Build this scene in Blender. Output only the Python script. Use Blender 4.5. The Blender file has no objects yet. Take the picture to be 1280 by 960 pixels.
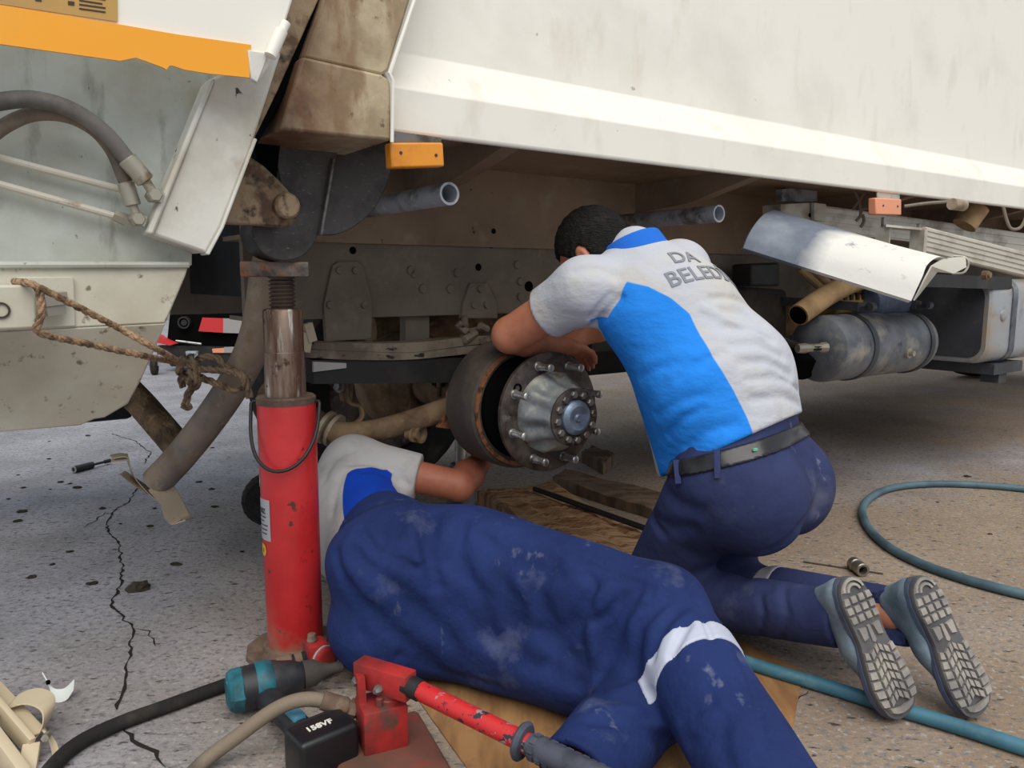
import bpy, bmesh, math, random
import numpy as np
from mathutils import Vector, Matrix

# ------------------------------------------------------------------ camera, sky, light
S = bpy.context.scene
C = S.collection
F, H = 967.0, 0.90                       # focal length in pixels of the 1280 frame, eye height
PITCH = math.atan(130.0 / F)             # the camera looks slightly down
cam_data = bpy.data.cameras.new('camera')
cam_data.sensor_width = 36.0
cam_data.lens = F / 1280.0 * 36.0
cam_data.clip_start = 0.05
cam = bpy.data.objects.new('camera', cam_data)
cam.location = (0, 0, H)
cam.rotation_euler = (math.pi / 2 - PITCH, 0, 0)
C.objects.link(cam)
S.camera = cam

world = bpy.data.worlds.new('overcast_sky')
S.world = world
world.use_nodes = True
bg = world.node_tree.nodes['Background']
bg.inputs['Color'].default_value = (0.84, 0.92, 1.0, 1)
bg.inputs['Strength'].default_value = 0.60

sun_data = bpy.data.lights.new('hazy_sun', 'SUN')
sun_data.energy = 2.5
sun_data.angle = math.radians(60)
sun_data.color = (1.0, 0.95, 0.87)
sun = bpy.data.objects.new('hazy_sun', sun_data)
sun.rotation_euler = (math.radians(34), math.radians(0), math.radians(12))
C.objects.link(sun)

S.view_settings.view_transform = 'Standard'
S.view_settings.look = 'None'
S.view_settings.gamma = 1.0
S.view_settings.use_curve_mapping = False
S.view_settings.exposure = 0.1

# ------------------------------------------------------------------ pixel -> place helpers
CP, SP = math.cos(PITCH), math.sin(PITCH)
EYE = Vector((0, 0, H))
def ray(px, py):
    a, b = (px - 640.0) / F, (480.0 - py) / F
    return Vector((a, CP + b * SP, -SP + b * CP))
def at(px, py, Y):
    d = ray(px, py); return EYE + d * (Y / d.y)
def gnd(px, py, z=0.0):
    d = ray(px, py); return EYE + d * ((z - H) / d.z)
TH = math.radians(35.4)                  # heading of the truck's long axis
UX = Vector((math.cos(TH), math.sin(TH), 0)); IN = Vector((-math.sin(TH), math.cos(TH), 0))
hub_world = at(688, 515, 2.1)
TO = Vector((hub_world.x, hub_world.y, 0)); ZH = hub_world.z
def L(px, py, w):                        # pixel on the truck-parallel plane w (metres inward of the hub face)
    d = ray(px, py); t = (w - (EYE - TO).dot(IN)) / d.dot(IN)
    q = EYE + d * t - TO
    return Vector((q.dot(UX), w, q.z))
def W2T(v):
    q = Vector(v) - TO; return Vector((q.dot(UX), q.dot(IN), q.z))

def srgb(r, g, b):
    f = lambda c: (c / 255 / 12.92) if c / 255 <= 0.04045 else ((c / 255 + 0.055) / 1.055) ** 2.4
    return (f(r), f(g), f(b), 1.0)

# ------------------------------------------------------------------ materials
MATS = {}
def mat(name, base, rough=0.6, metal=0.0, layers=(), bump=None, spec=0.5, bump2=None):
    """base colour + stain layers: (colour, scale, lo, hi, [opts]) from noise on object coordinates."""
    m = bpy.data.materials.new(name); m.use_nodes = True
    nt = m.node_tree; N = nt.nodes; K = nt.links
    b = N['Principled BSDF']
    b.inputs['Roughness'].default_value = rough; b.inputs['Metallic'].default_value = metal
    b.inputs['Specular IOR Level'].default_value = spec
    tc = N.new('ShaderNodeTexCoord')
    prev = None
    for i, ly in enumerate(layers):
        col, scale, lo, hi = ly[:4]; o = ly[4] if len(ly) > 4 else {}
        mp = N.new('ShaderNodeMapping'); K.new(tc.outputs['Object'], mp.inputs['Vector'])
        mp.inputs['Scale'].default_value = o.get('stretch', (1, 1, 1))
        mp.inputs['Location'].default_value = (3.1 * i + 1.7, 2.3 * i, 5.9 * i)
        nz = N.new('ShaderNodeTexNoise'); nz.inputs['Scale'].default_value = scale
        nz.inputs['Detail'].default_value = o.get('detail', 6); nz.inputs['Roughness'].default_value = o.get('nrough', 0.6)
        K.new(mp.outputs[0], nz.inputs['Vector'])
        mr = N.new('ShaderNodeMapRange'); mr.inputs['From Min'].default_value = lo; mr.inputs['From Max'].default_value = hi
        K.new(nz.outputs[0], mr.inputs['Value']); fac = mr.outputs[0]
        if 'axis' in o:                  # the stain lies in one region: (axis index, from, to)
            ax, a0, a1 = o['axis']
            sx = N.new('ShaderNodeSeparateXYZ'); K.new(tc.outputs['Object'], sx.inputs[0])
            wob = N.new('ShaderNodeMath'); wob.operation = 'MULTIPLY_ADD'
            K.new(nz.outputs[0], wob.inputs[0]); wob.inputs[1].default_value = o.get('wobble', 0.0)
            K.new(sx.outputs[ax], wob.inputs[2])
            m2 = N.new('ShaderNodeMapRange'); m2.inputs['From Min'].default_value = a0; m2.inputs['From Max'].default_value = a1
            K.new(wob.outputs[0], m2.inputs['Value'])
            mu = N.new('ShaderNodeMath'); mu.operation = 'MULTIPLY'; K.new(fac, mu.inputs[0]); K.new(m2.outputs[0], mu.inputs[1]); fac = mu.outputs[0]
        if 'amount' in o:
            mu = N.new('ShaderNodeMath'); mu.operation = 'MULTIPLY'; K.new(fac, mu.inputs[0]); mu.inputs[1].default_value = o['amount']; fac = mu.outputs[0]
        mx = N.new('ShaderNodeMix'); mx.data_type = 'RGBA'
        K.new(fac, mx.inputs[0])
        if prev is None: mx.inputs[6].default_value = base
        else: K.new(prev, mx.inputs[6])
        mx.inputs[7].default_value = col
        prev = mx.outputs[2]
    if prev is None: b.inputs['Base Color'].default_value = base
    else: K.new(prev, b.inputs['Base Color'])
    last = None
    for bp in (bump, bump2):
        if not bp: continue
        sc, st = bp[:2]
        mp = N.new('ShaderNodeMapping'); K.new(tc.outputs['Object'], mp.inputs['Vector'])
        mp.inputs['Scale'].default_value = bp[2] if len(bp) > 2 else (1, 1, 1)
        nz = N.new('ShaderNodeTexNoise'); nz.inputs['Scale'].default_value = sc; nz.inputs['Detail'].default_value = 5
        K.new(mp.outputs[0], nz.inputs['Vector'])
        bn = N.new('ShaderNodeBump'); bn.inputs['Strength'].default_value = st; bn.inputs['Distance'].default_value = bp[3] if len(bp) > 3 else 0.01
        K.new(nz.outputs[0], bn.inputs['Height'])
        if last: K.new(last, bn.inputs['Normal'])
        last = bn.outputs[0]
    if last: K.new(last, b.inputs['Normal'])
    MATS[name] = m
    return m

def attr_mix(m, attr, colour, lo, hi):
    """a second dyed fabric panel: blends to colour where the point attribute goes from lo to hi"""
    nt = m.node_tree; N = nt.nodes; K = nt.links; b = N['Principled BSDF']
    at_ = N.new('ShaderNodeAttribute'); at_.attribute_name = attr
    mr = N.new('ShaderNodeMapRange'); mr.inputs['From Min'].default_value = lo; mr.inputs['From Max'].default_value = hi
    K.new(at_.outputs['Fac'], mr.inputs['Value'])
    mx = N.new('ShaderNodeMix'); mx.data_type = 'RGBA'
    K.new(mr.outputs[0], mx.inputs[0])
    src = b.inputs['Base Color'].links
    if src: K.new(src[0].from_socket, mx.inputs[6])
    else: mx.inputs[6].default_value = b.inputs['Base Color'].default_value
    mx.inputs[7].default_value = colour
    K.new(mx.outputs[2], b.inputs['Base Color'])

dust = srgb(168, 150, 128)
mat('concrete', srgb(164, 163, 172), 0.9, layers=[  # bluish skylight tint painted into the base; brown dust blends in along x
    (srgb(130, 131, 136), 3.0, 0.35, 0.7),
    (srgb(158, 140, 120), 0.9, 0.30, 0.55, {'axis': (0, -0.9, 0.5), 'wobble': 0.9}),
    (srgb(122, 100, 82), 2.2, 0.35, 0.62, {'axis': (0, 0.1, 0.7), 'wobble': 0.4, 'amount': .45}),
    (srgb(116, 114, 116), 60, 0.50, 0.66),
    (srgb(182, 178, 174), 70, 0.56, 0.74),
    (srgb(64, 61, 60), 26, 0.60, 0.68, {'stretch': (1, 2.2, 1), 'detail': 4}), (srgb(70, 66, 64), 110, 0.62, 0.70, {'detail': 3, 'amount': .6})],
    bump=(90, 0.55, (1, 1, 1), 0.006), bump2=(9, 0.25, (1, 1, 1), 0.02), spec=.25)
mat('crack_dark', srgb(46, 42, 40), 0.95, spec=.1)
mat('dirt', srgb(70, 63, 57), 0.95, layers=[(srgb(40, 36, 34), 30, .45, .6)], bump=(60, .8), spec=.1)
mat('white_paint', srgb(240, 236, 226), 0.45, layers=[
    (srgb(198, 192, 180), 2.4, 0.5, 0.8, {'amount': .5}),
    (srgb(120, 108, 92), 26, 0.70, 0.76, {'amount': .8}),
    (srgb(190, 176, 150), 7, 0.58, 0.85, {'amount': .6, 'stretch': (1, 1, .35)})], bump=(3, .04))
mat('grey_white_paint', srgb(198, 204, 198), 0.5, layers=[
    (srgb(152, 148, 130), 4, 0.40, 0.68, {'amount': .8}),
    (srgb(96, 90, 78), 20, 0.57, 0.70, {'amount': .55, 'stretch': (1, 1, .3)}),
    (srgb(60, 58, 54), 60, 0.66, 0.7, {'amount': .7}),
    (srgb(150, 120, 78), 6, .48, .65, {'axis': (0, -1.02, -0.82), 'amount': .75})], bump=(6, .06))
mat('hopper_paint', srgb(200, 196, 180), 0.55, layers=[
    (srgb(160, 146, 120), 3.5, 0.42, 0.7, {'amount': .8}),
    (srgb(128, 96, 58), 16, .47, .60, {'axis': (0, -1.02, -0.78), 'amount': .85}),
    (srgb(120, 106, 84), 40, .62, .7)], bump=(6, .08))
mat('beam_paint', srgb(218, 216, 208), 0.42, layers=[
    (srgb(170, 156, 132), 5, 0.46, 0.72, {'amount': .7}),
    (srgb(60, 54, 48), 28, 0.64, 0.67),
    (srgb(140, 96, 66), 11, .6, .75, {'amount': .6})], bump=(8, .05))
mat('orange_tape', srgb(248, 168, 40), 0.4, layers=[(srgb(240, 180, 84), 5, .45, .7)], bump=(5, .12))
mat('sticker_ochre', srgb(190, 150, 80), 0.5, layers=[(srgb(170, 136, 90), 4, .4, .6)])
mat('print_dark', srgb(58, 46, 40), 0.6)
mat('rusty_post', srgb(186, 170, 140), 0.6, layers=[
    (srgb(126, 92, 60), 14, .50, .62, {'stretch': (1, 1, .35), 'amount': .8}),
    (srgb(150, 132, 104), 9, .45, .65),
    (srgb(112, 76, 48), 10, .22, .5, {'axis': (0, -.52, -.66), 'wobble': .16}),
    (srgb(58, 42, 32), 16, .38, .62, {'axis': (0, -.60, -.76), 'wobble': .12}),
    (srgb(92, 70, 50), 34, .6, .7)], bump=(24, .25))
mat('tan_lug', srgb(156, 134, 106), 0.7, layers=[(srgb(96, 72, 52), 18, .46, .6), (srgb(60, 46, 38), 30, .55, .68)], bump=(40, .3))
mat('dark_steel', srgb(80, 76, 74), 0.45, .35, layers=[(srgb(48, 44, 42), 10, .42, .64), (srgb(122, 118, 114), 60, .62, .74, {'stretch': (1, 1, 3)})], bump=(30, .12))
mat('chassis_paint', srgb(150, 128, 106), 0.75, layers=[(srgb(112, 94, 78), 3, .38, .7), (srgb(166, 150, 130), 9, .56, .8), (srgb(60, 50, 42), 30, .68, .74)], bump=(25, .12))
mat('rail_paint', srgb(132, 120, 106), 0.75, layers=[(srgb(104, 94, 82), 4, .4, .7), (srgb(150, 136, 116), 11, .56, .8)], bump=(25, .12))
mat('axle_dirt', srgb(136, 112, 84), 0.9, layers=[(srgb(92, 72, 54), 9, .42, .64), (srgb(160, 138, 108), 20, .58, .76)], bump=(30, .4))
mat('spring_steel', srgb(132, 120, 104), 0.7, layers=[(srgb(92, 80, 68), 8, .42, .6), (srgb(30, 27, 25), 22, .62, .66, {'stretch': (1, 1, 2)})], bump=(20, .2))
mat('black_paint', srgb(30, 29, 29), 0.6, layers=[(srgb(52, 48, 44), 9, .5, .72)])
mat('matt_black', srgb(12, 12, 12), 0.95, spec=.05)
mat('rubber', srgb(40, 39, 38), 0.85, layers=[(srgb(70, 64, 58), 8, .48, .7)], bump=(40, .2), spec=.2)
mat('drum_iron', srgb(66, 60, 56), 0.8, layers=[(srgb(92, 80, 70), 8, .45, .65)], bump=(40, .25))
mat('rust_ring', srgb(136, 88, 58), 0.8, layers=[(srgb(70, 44, 30), 40, .5, .62)], bump=(60, .4))
mat('hub_iron', srgb(98, 88, 82), 0.5, .55, layers=[(srgb(62, 52, 48), 14, .42, .6), (srgb(140, 132, 126), 26, .6, .75)], bump=(40, .2))
mat('hub_cast', srgb(176, 176, 168), 0.5, .35, layers=[(srgb(128, 134, 138), 10, .45, .62), (srgb(96, 84, 66), 18, .58, .72)], bump=(35, .3))
mat('hub_cap', srgb(134, 150, 172), 0.45, .45, layers=[(srgb(92, 100, 116), 16, .42, .62)], bump=(40, .2))
mat('bright_steel', srgb(196, 196, 192), 0.32, .85, layers=[(srgb(130, 126, 120), 30, .48, .66)])
mat('bolt_steel', srgb(130, 126, 122), 0.45, .6, layers=[(srgb(84, 76, 70), 30, .48, .66)])
mat('galvanised', srgb(178, 184, 192), 0.5, .3, layers=[(srgb(112, 110, 108), 12, .48, .64), (srgb(210, 212, 214), 24, .58, .7)])
mat('light_bracket', srgb(194, 190, 178), 0.55, .15, layers=[(srgb(140, 128, 110), 9, .5, .7)], bump=(20, .1))
mat('marker_orange', srgb(232, 150, 44), 0.35, layers=[(srgb(206, 128, 40), 12, .5, .7)])
mat('marker_pink', srgb(236, 158, 122), 0.4)
mat('hose_rubber', srgb(112, 108, 104), 0.7, layers=[(srgb(82, 78, 76), 10, .45, .62), (srgb(140, 132, 122), 6, .55, .75)], bump=(60, .15))
mat('hose_brown', srgb(126, 112, 96), 0.75, layers=[(srgb(84, 78, 72), 8, .45, .62)], bump=(60, .15))
mat('tube_white', srgb(204, 198, 184), 0.55, layers=[(srgb(140, 112, 84), 14, .6, .7)])
mat('fitting', srgb(170, 164, 150), 0.45, .5, layers=[(srgb(120, 100, 70), 24, .55, .7)])
mat('pipe_dusty', srgb(152, 132, 112), 0.7, layers=[(srgb(112, 104, 98), 4, .42, .62), (srgb(118, 88, 58), 8, .55, .72), (srgb(176, 158, 138), 14, .58, .75)], bump=(18, .12))
mat('pipe_muddy', srgb(116, 94, 68), 0.95, layers=[(srgb(74, 58, 42), 14, .42, .6), (srgb(150, 128, 98), 22, .58, .7)], bump=(30, .9, (1, 1, 1), .03))
mat('strap_steel', srgb(172, 158, 138), 0.6, .2, layers=[(srgb(122, 98, 74), 14, .5, .7)])
mat('mudguard_plastic', srgb(100, 108, 122), 0.7, layers=[(srgb(138, 144, 154), 6, .42, .7), (srgb(222, 220, 214), 5, .1, .2, {'axis': (1, -.27, -.33), 'wobble': -.10}), (srgb(96, 102, 114), 16, .6, .72)], bump=(30, .15))
mat('aluminium', srgb(206, 200, 188), 0.45, .35, layers=[(srgb(160, 150, 134), 9, .5, .7)])
mat('tank_grey', srgb(120, 124, 130), 0.55, .15, layers=[(srgb(82, 86, 96), 5, .42, .62), (srgb(164, 158, 146), 7, .52, .72), (srgb(60, 62, 70), 12, .6, .7)], bump=(15, .06))
mat('tank_dark', srgb(74, 76, 82), 0.6, layers=[(srgb(54, 56, 62), 5, .42, .62), (srgb(120, 114, 106), 8, .6, .8)])
mat('tank_light', srgb(168, 172, 178), 0.45, .3, layers=[(srgb(170, 150, 126), 3, .48, .66), (srgb(130, 132, 136), 8, .55, .75)])
mat('exhaust_tan', srgb(176, 144, 104), 0.8, layers=[(srgb(140, 112, 80), 8, .45, .65)])
mat('filter_yellow', srgb(196, 158, 82), 0.6, layers=[(srgb(150, 118, 64), 12, .5, .65)])
mat('rope', srgb(168, 138, 108), 0.9, layers=[(srgb(112, 88, 68), 40, .46, .58)], bump=(140, .8))
mat('rope_grey', srgb(150, 128, 104), 0.95, layers=[(srgb(96, 78, 60), 30, .46, .6)], bump=(120, .8))
mat('jack_red', srgb(200, 46, 48), 0.36, layers=[(srgb(178, 34, 36), 5, .45, .7), (srgb(84, 44, 38), 26, .63, .66), (srgb(150, 110, 90), 9, .45, .6, {'axis': (2, .14, .02)})], bump=(10, .05))
mat('jack_ram', srgb(146, 126, 112), 0.42, .4, layers=[(srgb(96, 68, 52), 7, .38, .56, {'stretch': (4, 4, .5)}), (srgb(206, 200, 192), 18, .56, .68, {'stretch': (3, 3, .4)}), (srgb(66, 48, 40), 26, .62, .7)], bump=(30, .12))
mat('thread_steel', srgb(92, 76, 68), 0.5, .4)
mat('plate_steel', srgb(128, 116, 108), 0.5, .4, layers=[(srgb(168, 112, 80), 16, .5, .6), (srgb(80, 72, 68), 20, .5, .65)], bump=(50, .3))
mat('base_brown', srgb(118, 98, 82), 0.85, layers=[(srgb(84, 66, 56), 10, .45, .62), (srgb(150, 134, 116), 16, .56, .72)], bump=(30, .25))
mat('pump_red', srgb(180, 44, 44), 0.5, layers=[(srgb(122, 42, 38), 9, .38, .58), (srgb(84, 60, 50), 14, .56, .68)], bump=(20, .12))
mat('pump_base', srgb(116, 70, 58), 0.8, layers=[(srgb(90, 66, 54), 8, .42, .62), (srgb(150, 44, 42), 7, .56, .66)], bump=(20, .12))
mat('handle_red', srgb(200, 44, 46), 0.3, layers=[(srgb(150, 140, 150), 34, .56, .60), (srgb(48, 46, 56), 42, .57, .60)])
mat('grip_rubber', srgb(74, 78, 92), 0.55, layers=[(srgb(54, 56, 66), 20, .45, .65)])
mat('worn_black', srgb(34, 33, 34), 0.5)
mat('label_silver', srgb(176, 178, 184), 0.4, .2)
mat('label_green', srgb(214, 228, 216), 0.5)
mat('green_ink', srgb(40, 140, 110), 0.5)
mat('label_yellow', srgb(232, 176, 40), 0.5)
mat('ink', srgb(52, 54, 62), 0.5)
mat('white_ink', srgb(226, 224, 214), 0.5)
mat('tool_teal', srgb(30, 104, 118), 0.5, layers=[(srgb(22, 66, 74), 14, .5, .66)])
mat('tool_teal_light', srgb(84, 150, 178), 0.5)
mat('tool_black', srgb(36, 37, 42), 0.5, layers=[(srgb(58, 56, 56), 14, .52, .7)])
mat('battery_black', srgb(22, 22, 26), 0.4)
mat('bracket_beige', srgb(206, 190, 160), 0.55, layers=[(srgb(178, 160, 132), 6, .5, .7)])
mat('bracket_white', srgb(218, 224, 220), 0.5)
mat('wood_rough', srgb(178, 144, 108), 0.85, layers=[(srgb(128, 88, 56), 5, .42, .6, {'stretch': (1, 5, 1)}), (srgb(196, 158, 114), 8, .55, .7, {'stretch': (1, 5, 1)}), (srgb(84, 56, 36), 18, .62, .7, {'stretch': (1, 3, 1)})], bump=(12, .6, (1, 4, 1), .03))
mat('wood_grey', srgb(118, 98, 80), 0.9, layers=[(srgb(84, 68, 56), 5, .42, .6, {'stretch': (1, 5, 1)})], bump=(12, .5, (1, 4, 1)))
mat('cardboard', srgb(164, 122, 78), 0.85, layers=[(srgb(132, 94, 58), 5, .42, .62, {'stretch': (4, .7, 1)}), (srgb(104, 78, 54), 9, .58, .72)], bump=(30, .1))
mat('blue_hose', srgb(64, 116, 136), 0.55, layers=[(srgb(44, 84, 100), 6, .45, .65), (srgb(110, 140, 148), 14, .6, .75)])
mat('loop_hose', srgb(86, 112, 124), 0.6, layers=[(srgb(62, 84, 96), 5, .45, .65)])
mat('chrome_tool', srgb(150, 142, 132), 0.35, .8, layers=[(srgb(92, 80, 68), 20, .5, .64)])
mat('reflector_red', srgb(206, 48, 50), 0.5)
mat('reflector_white', srgb(160, 156, 154), 0.5)
mat('wall_far', srgb(150, 150, 150), 0.9, layers=[(srgb(126, 124, 122), .8, .4, .7)])
# people
mat('skin_light', srgb(196, 128, 98), 0.55, layers=[(srgb(176, 104, 78), 9, .45, .7)], bump=(60, .05))
mat('skin_tan', srgb(172, 104, 80), 0.55, layers=[(srgb(146, 80, 62), 9, .45, .7)], bump=(60, .05))
mat('hair_black', srgb(22, 19, 18), 0.7, layers=[(srgb(40, 34, 32), 40, .5, .65)], bump=(90, .9, (1, 1, 3), .02), spec=.3)
mat('shirt_kneeling', srgb(186, 189, 198), 0.9, layers=[(srgb(196, 190, 178), 4, .52, .75), (srgb(176, 172, 168), 9, .6, .8)], bump=(12, .35, (1, 1, 1.6), .03), bump2=(300, .1, (1, 1, 1), .002), spec=.15)
attr_mix(MATS['shirt_kneeling'], 'panel', srgb(42, 136, 234), -0.0015, 0.0015)
mat('shirt_lying', srgb(188, 186, 186), 0.9, layers=[(srgb(160, 156, 152), 6, .5, .7)], bump=(9, .2, (1, 1, 1), .02), spec=.15)
attr_mix(MATS['shirt_lying'], 'panel', srgb(20, 66, 180), -0.0015, 0.0015)
mat('collar_blue', srgb(40, 108, 208), 0.9, bump=(40, .1), spec=.15)
mat('trousers_navy', srgb(50, 58, 96), 0.85, layers=[(srgb(42, 49, 84), 5, .45, .65), (srgb(110, 112, 130), 6, .58, .76, {'amount': .45}), (srgb(150, 152, 164), 16, .66, .74, {'amount': .4, 'stretch': (1, 1, .4)})], bump=(9, .35, (1, 1, 1), .03), bump2=(400, .1, (1, 1, 1), .001), spec=.2)
mat('overalls_navy', srgb(34, 50, 100), 0.85, layers=[(srgb(27, 40, 84), 5, .45, .65), (srgb(120, 128, 152), 5.5, .58, .76, {'amount': .5}), (srgb(150, 154, 168), 14, .64, .74, {'amount': .45, 'stretch': (1, 1, .4)})], bump=(11, .45, (1, 1, 1), .03), bump2=(400, .1, (1, 1, 1), .001), spec=.2)
mat('reflective_band', srgb(184, 190, 208), 0.5, layers=[(srgb(180, 184, 198), 9, .5, .7)])
mat('reflective_dull', srgb(150, 150, 158), 0.6)
mat('belt_leather', srgb(32, 32, 36), 0.24, layers=[(srgb(60, 60, 64), 7, .55, .75)])
mat('tag_green', srgb(110, 190, 150), 0.8)
mat('shirt_print', srgb(132, 134, 144), 0.9)
mat('shoe_upper', srgb(126, 142, 154), 0.75, layers=[(srgb(96, 110, 124), 9, .45, .62), (srgb(166, 172, 174), 12, .58, .74)], bump=(40, .2))
mat('shoe_side', srgb(92, 104, 132), 0.7, layers=[(srgb(72, 80, 104), 12, .45, .65)])
mat('shoe_sole', srgb(92, 90, 92), 0.9, layers=[(srgb(72, 72, 76), 10, .45, .65)], bump=(40, .2))
mat('sole_lug', srgb(160, 154, 146), 0.9, layers=[(srgb(128, 124, 122), 20, .42, .6)], bump=(50, .2))
mat('shoe_brown', srgb(96, 84, 72), 0.8)
mat('watch_black', srgb(18, 22, 24), 0.5)
mat('sock_white', srgb(210, 210, 214), 0.9)

# ------------------------------------------------------------------ object helpers
def tag(o, label=None, cat=None, group=None, kind=None):
    if label: o['label'] = label
    if cat: o['category'] = cat
    if group: o['group'] = group
    if kind: o['kind'] = kind
    return o
def empty(name, loc, label=None, cat=None, group=None, rz=0.0):
    o = bpy.data.objects.new(name, None); C.objects.link(o)
    o.location = loc; o.rotation_euler = (0, 0, rz); o.empty_display_size = .05
    return tag(o, label, cat, group)
def link_mesh(name, me, m, parent=None, loc=None):
    o = bpy.data.objects.new(name, me); C.objects.link(o)
    if m and not me.materials: me.materials.append(MATS[m] if isinstance(m, str) else m)
    if parent: o.parent = parent
    if loc is not None: o.location = loc
    return o

def basis(d):
    d = Vector(d).normalized()
    a = Vector((0, 0, 1)) if abs(d.z) < .9 else Vector((1, 0, 0))
    x = a.cross(d).normalized(); return x, d.cross(x).normalized(), d
def crom(pts, n=6):
    """Catmull-Rom through the points"""
    P = [Vector(p) for p in pts]; P = [P[0] * 2 - P[1]] + P + [P[-1] * 2 - P[-2]]
    out = []
    for i in range(1, len(P) - 2):
        a, b, c, d = P[i - 1:i + 3]
        for k in range(n):
            t = k / n
            out.append(.5 * ((2 * b) + (c - a) * t + (2 * a - 5 * b + 4 * c - d) * t * t + (3 * b - a - 3 * c + d) * t ** 3))
    out.append(P[-2]); return out

class MB:
    """collects shapes into ONE mesh"""
    def __init__(s): s.bm = bmesh.new()
    def face(s, vs):
        try: return s.bm.faces.new(vs)
        except ValueError: return None
    def box(s, c, size, R=None, bev=0.0, seg=2):
        t = bmesh.new(); bmesh.ops.create_cube(t, size=1)
        for v in t.verts: v.co = Vector((v.co.x * size[0], v.co.y * size[1], v.co.z * size[2]))
        if bev: bmesh.ops.bevel(t, geom=list(t.edges), offset=bev, segments=seg, affect='EDGES', profile=.5)
        return s._merge(t, Vector(c), R)
    def _merge(s, t, c, R):
        mp = {}
        for v in t.verts:
            p = v.co.copy()
            if R is not None: p = R @ p
            mp[v] = s.bm.verts.new(p + c)
        for f in t.faces: s.face([mp[v] for v in f.verts])
        t.free(); return s
    def bar(s, a, b, wx, wy, up=(0, 0, 1), bev=0.0):
        a, b = Vector(a), Vector(b); d = (b - a); ln = d.length; d.normalize()
        u = Vector(up); x = d.cross(u).normalized(); y = x.cross(d).normalized()
        R = Matrix((x, d, y)).transposed()
        return s.box((a + b) / 2, (wx, ln, wy), R, bev)
    def ring(s, c, x, y, rx, ry, n):
        return [s.bm.verts.new(c + x * (rx * math.cos(2 * math.pi * k / n)) + y * (ry * math.sin(2 * math.pi * k / n))) for k in range(n)]
    def skin(s, rings, caps=True):
        for r0, r1 in zip(rings, rings[1:]):
            n = len(r0)
            for k in range(n): s.face([r0[k], r0[(k + 1) % n], r1[(k + 1) % n], r1[k]])
        if caps: s.face(rings[0][::-1]); s.face(rings[-1])
        return s
    def cyl(s, a, b, ra, rb=None, n=20, caps=True):
        a, b = Vector(a), Vector(b); rb = ra if rb is None else rb
        x, y, d = basis(b - a)
        return s.skin([s.ring(a, x, y, ra, ra, n), s.ring(b, x, y, rb, rb, n)], caps)
    def lathe(s, a, d, prof, n=32, caps=True):
        """prof: list of (distance along d, radius)"""
        a = Vector(a); x, y, d = basis(d)
        return s.skin([s.ring(a + d * t, x, y, max(r, 1e-4), max(r, 1e-4), n) for t, r in prof], caps)
    def tube(s, pts, r, n=12, sm=0, flat=1.0):
        P = crom(pts, sm) if sm else [Vector(p) for p in pts]
        rs = r if isinstance(r, (list, tuple)) else None
        rings = []; x = None
        for i, p in enumerate(P):
            d = (P[min(i + 1, len(P) - 1)] - P[max(i - 1, 0)]).normalized()
            if x is None: x = basis(d)[0]
            x = (x - d * x.dot(d)).normalized(); y = d.cross(x)
            rr = r if rs is None else rs[0] + (rs[1] - rs[0]) * i / (len(P) - 1)
            rings.append(s.ring(p, x, y, rr, rr * flat, n))
        return s.skin(rings)
    def hollow(s, a, b, ro, ri, n=28):
        a, b = Vector(a), Vector(b); x, y, d = basis(b - a)
        R = [s.ring(p, x, y, r, r, n) for p, r in ((a, ro), (b, ro), (b, ri), (a, ri), (a, ro))]
        R[4] = R[0]; return s.skin(R[:4] + [R[0]], False)
    def prism(s, front, off):
        """closed polygon + offset vector"""
        off = Vector(off); A = [s.bm.verts.new(Vector(p)) for p in front]; B = [s.bm.verts.new(Vector(p) + off) for p in front]
        s.face(A); s.face(B[::-1]); n = len(A)
        for k in range(n): s.face([A[k], B[k], B[(k + 1) % n], A[(k + 1) % n]])
        return s
    def sheet(s, ra, rb, off):
        """two polylines joined to a sheet with thickness off"""
        off = Vector(off); n = len(ra)
        g = [[s.bm.verts.new(Vector(p) + o) for p in r] for o in (Vector((0, 0, 0)), off) for r in (ra, rb)]
        a0, b0, a1, b1 = g
        for k in range(n - 1):
            s.face([a0[k], a0[k + 1], b0[k + 1], b0[k]]); s.face([a1[k], b1[k], b1[k + 1], a1[k + 1]])
            s.face([a0[k], a1[k], a1[k + 1], a0[k + 1]]); s.face([b0[k], b0[k + 1], b1[k + 1], b1[k]])
        s.face([a0[0], b0[0], b1[0], a1[0]]); s.face([a0[-1], a1[-1], b1[-1], b0[-1]])
        return s
    def mesh(s, name, sub=(0, 0, 0), ang=35):
        bmesh.ops.recalc_face_normals(s.bm, faces=list(s.bm.faces))
        sv = Vector(sub)
        if sv.length:
            for v in s.bm.verts: v.co -= sv
        me = bpy.data.meshes.new(name); s.bm.to_mesh(me); s.bm.free()
        for p in me.polygons: p.use_smooth = True
        me.set_sharp_from_angle(angle=math.radians(ang))
        return me
    def build(s, name, m, parent=None, base=None, bev=0.0, ang=35):
        """base: world position of the (unrotated) root the shape was laid out around"""
        me = s.mesh(name, base if base is not None else (0, 0, 0), ang)
        o = link_mesh(name, me, m, parent, base if (base is not None and parent is None) else None)
        if bev:
            md = o.modifiers.new('bevel', 'BEVEL'); md.width = bev; md.segments = 2; md.limit_method = 'ANGLE'; md.angle_limit = math.radians(40)
        return o

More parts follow.
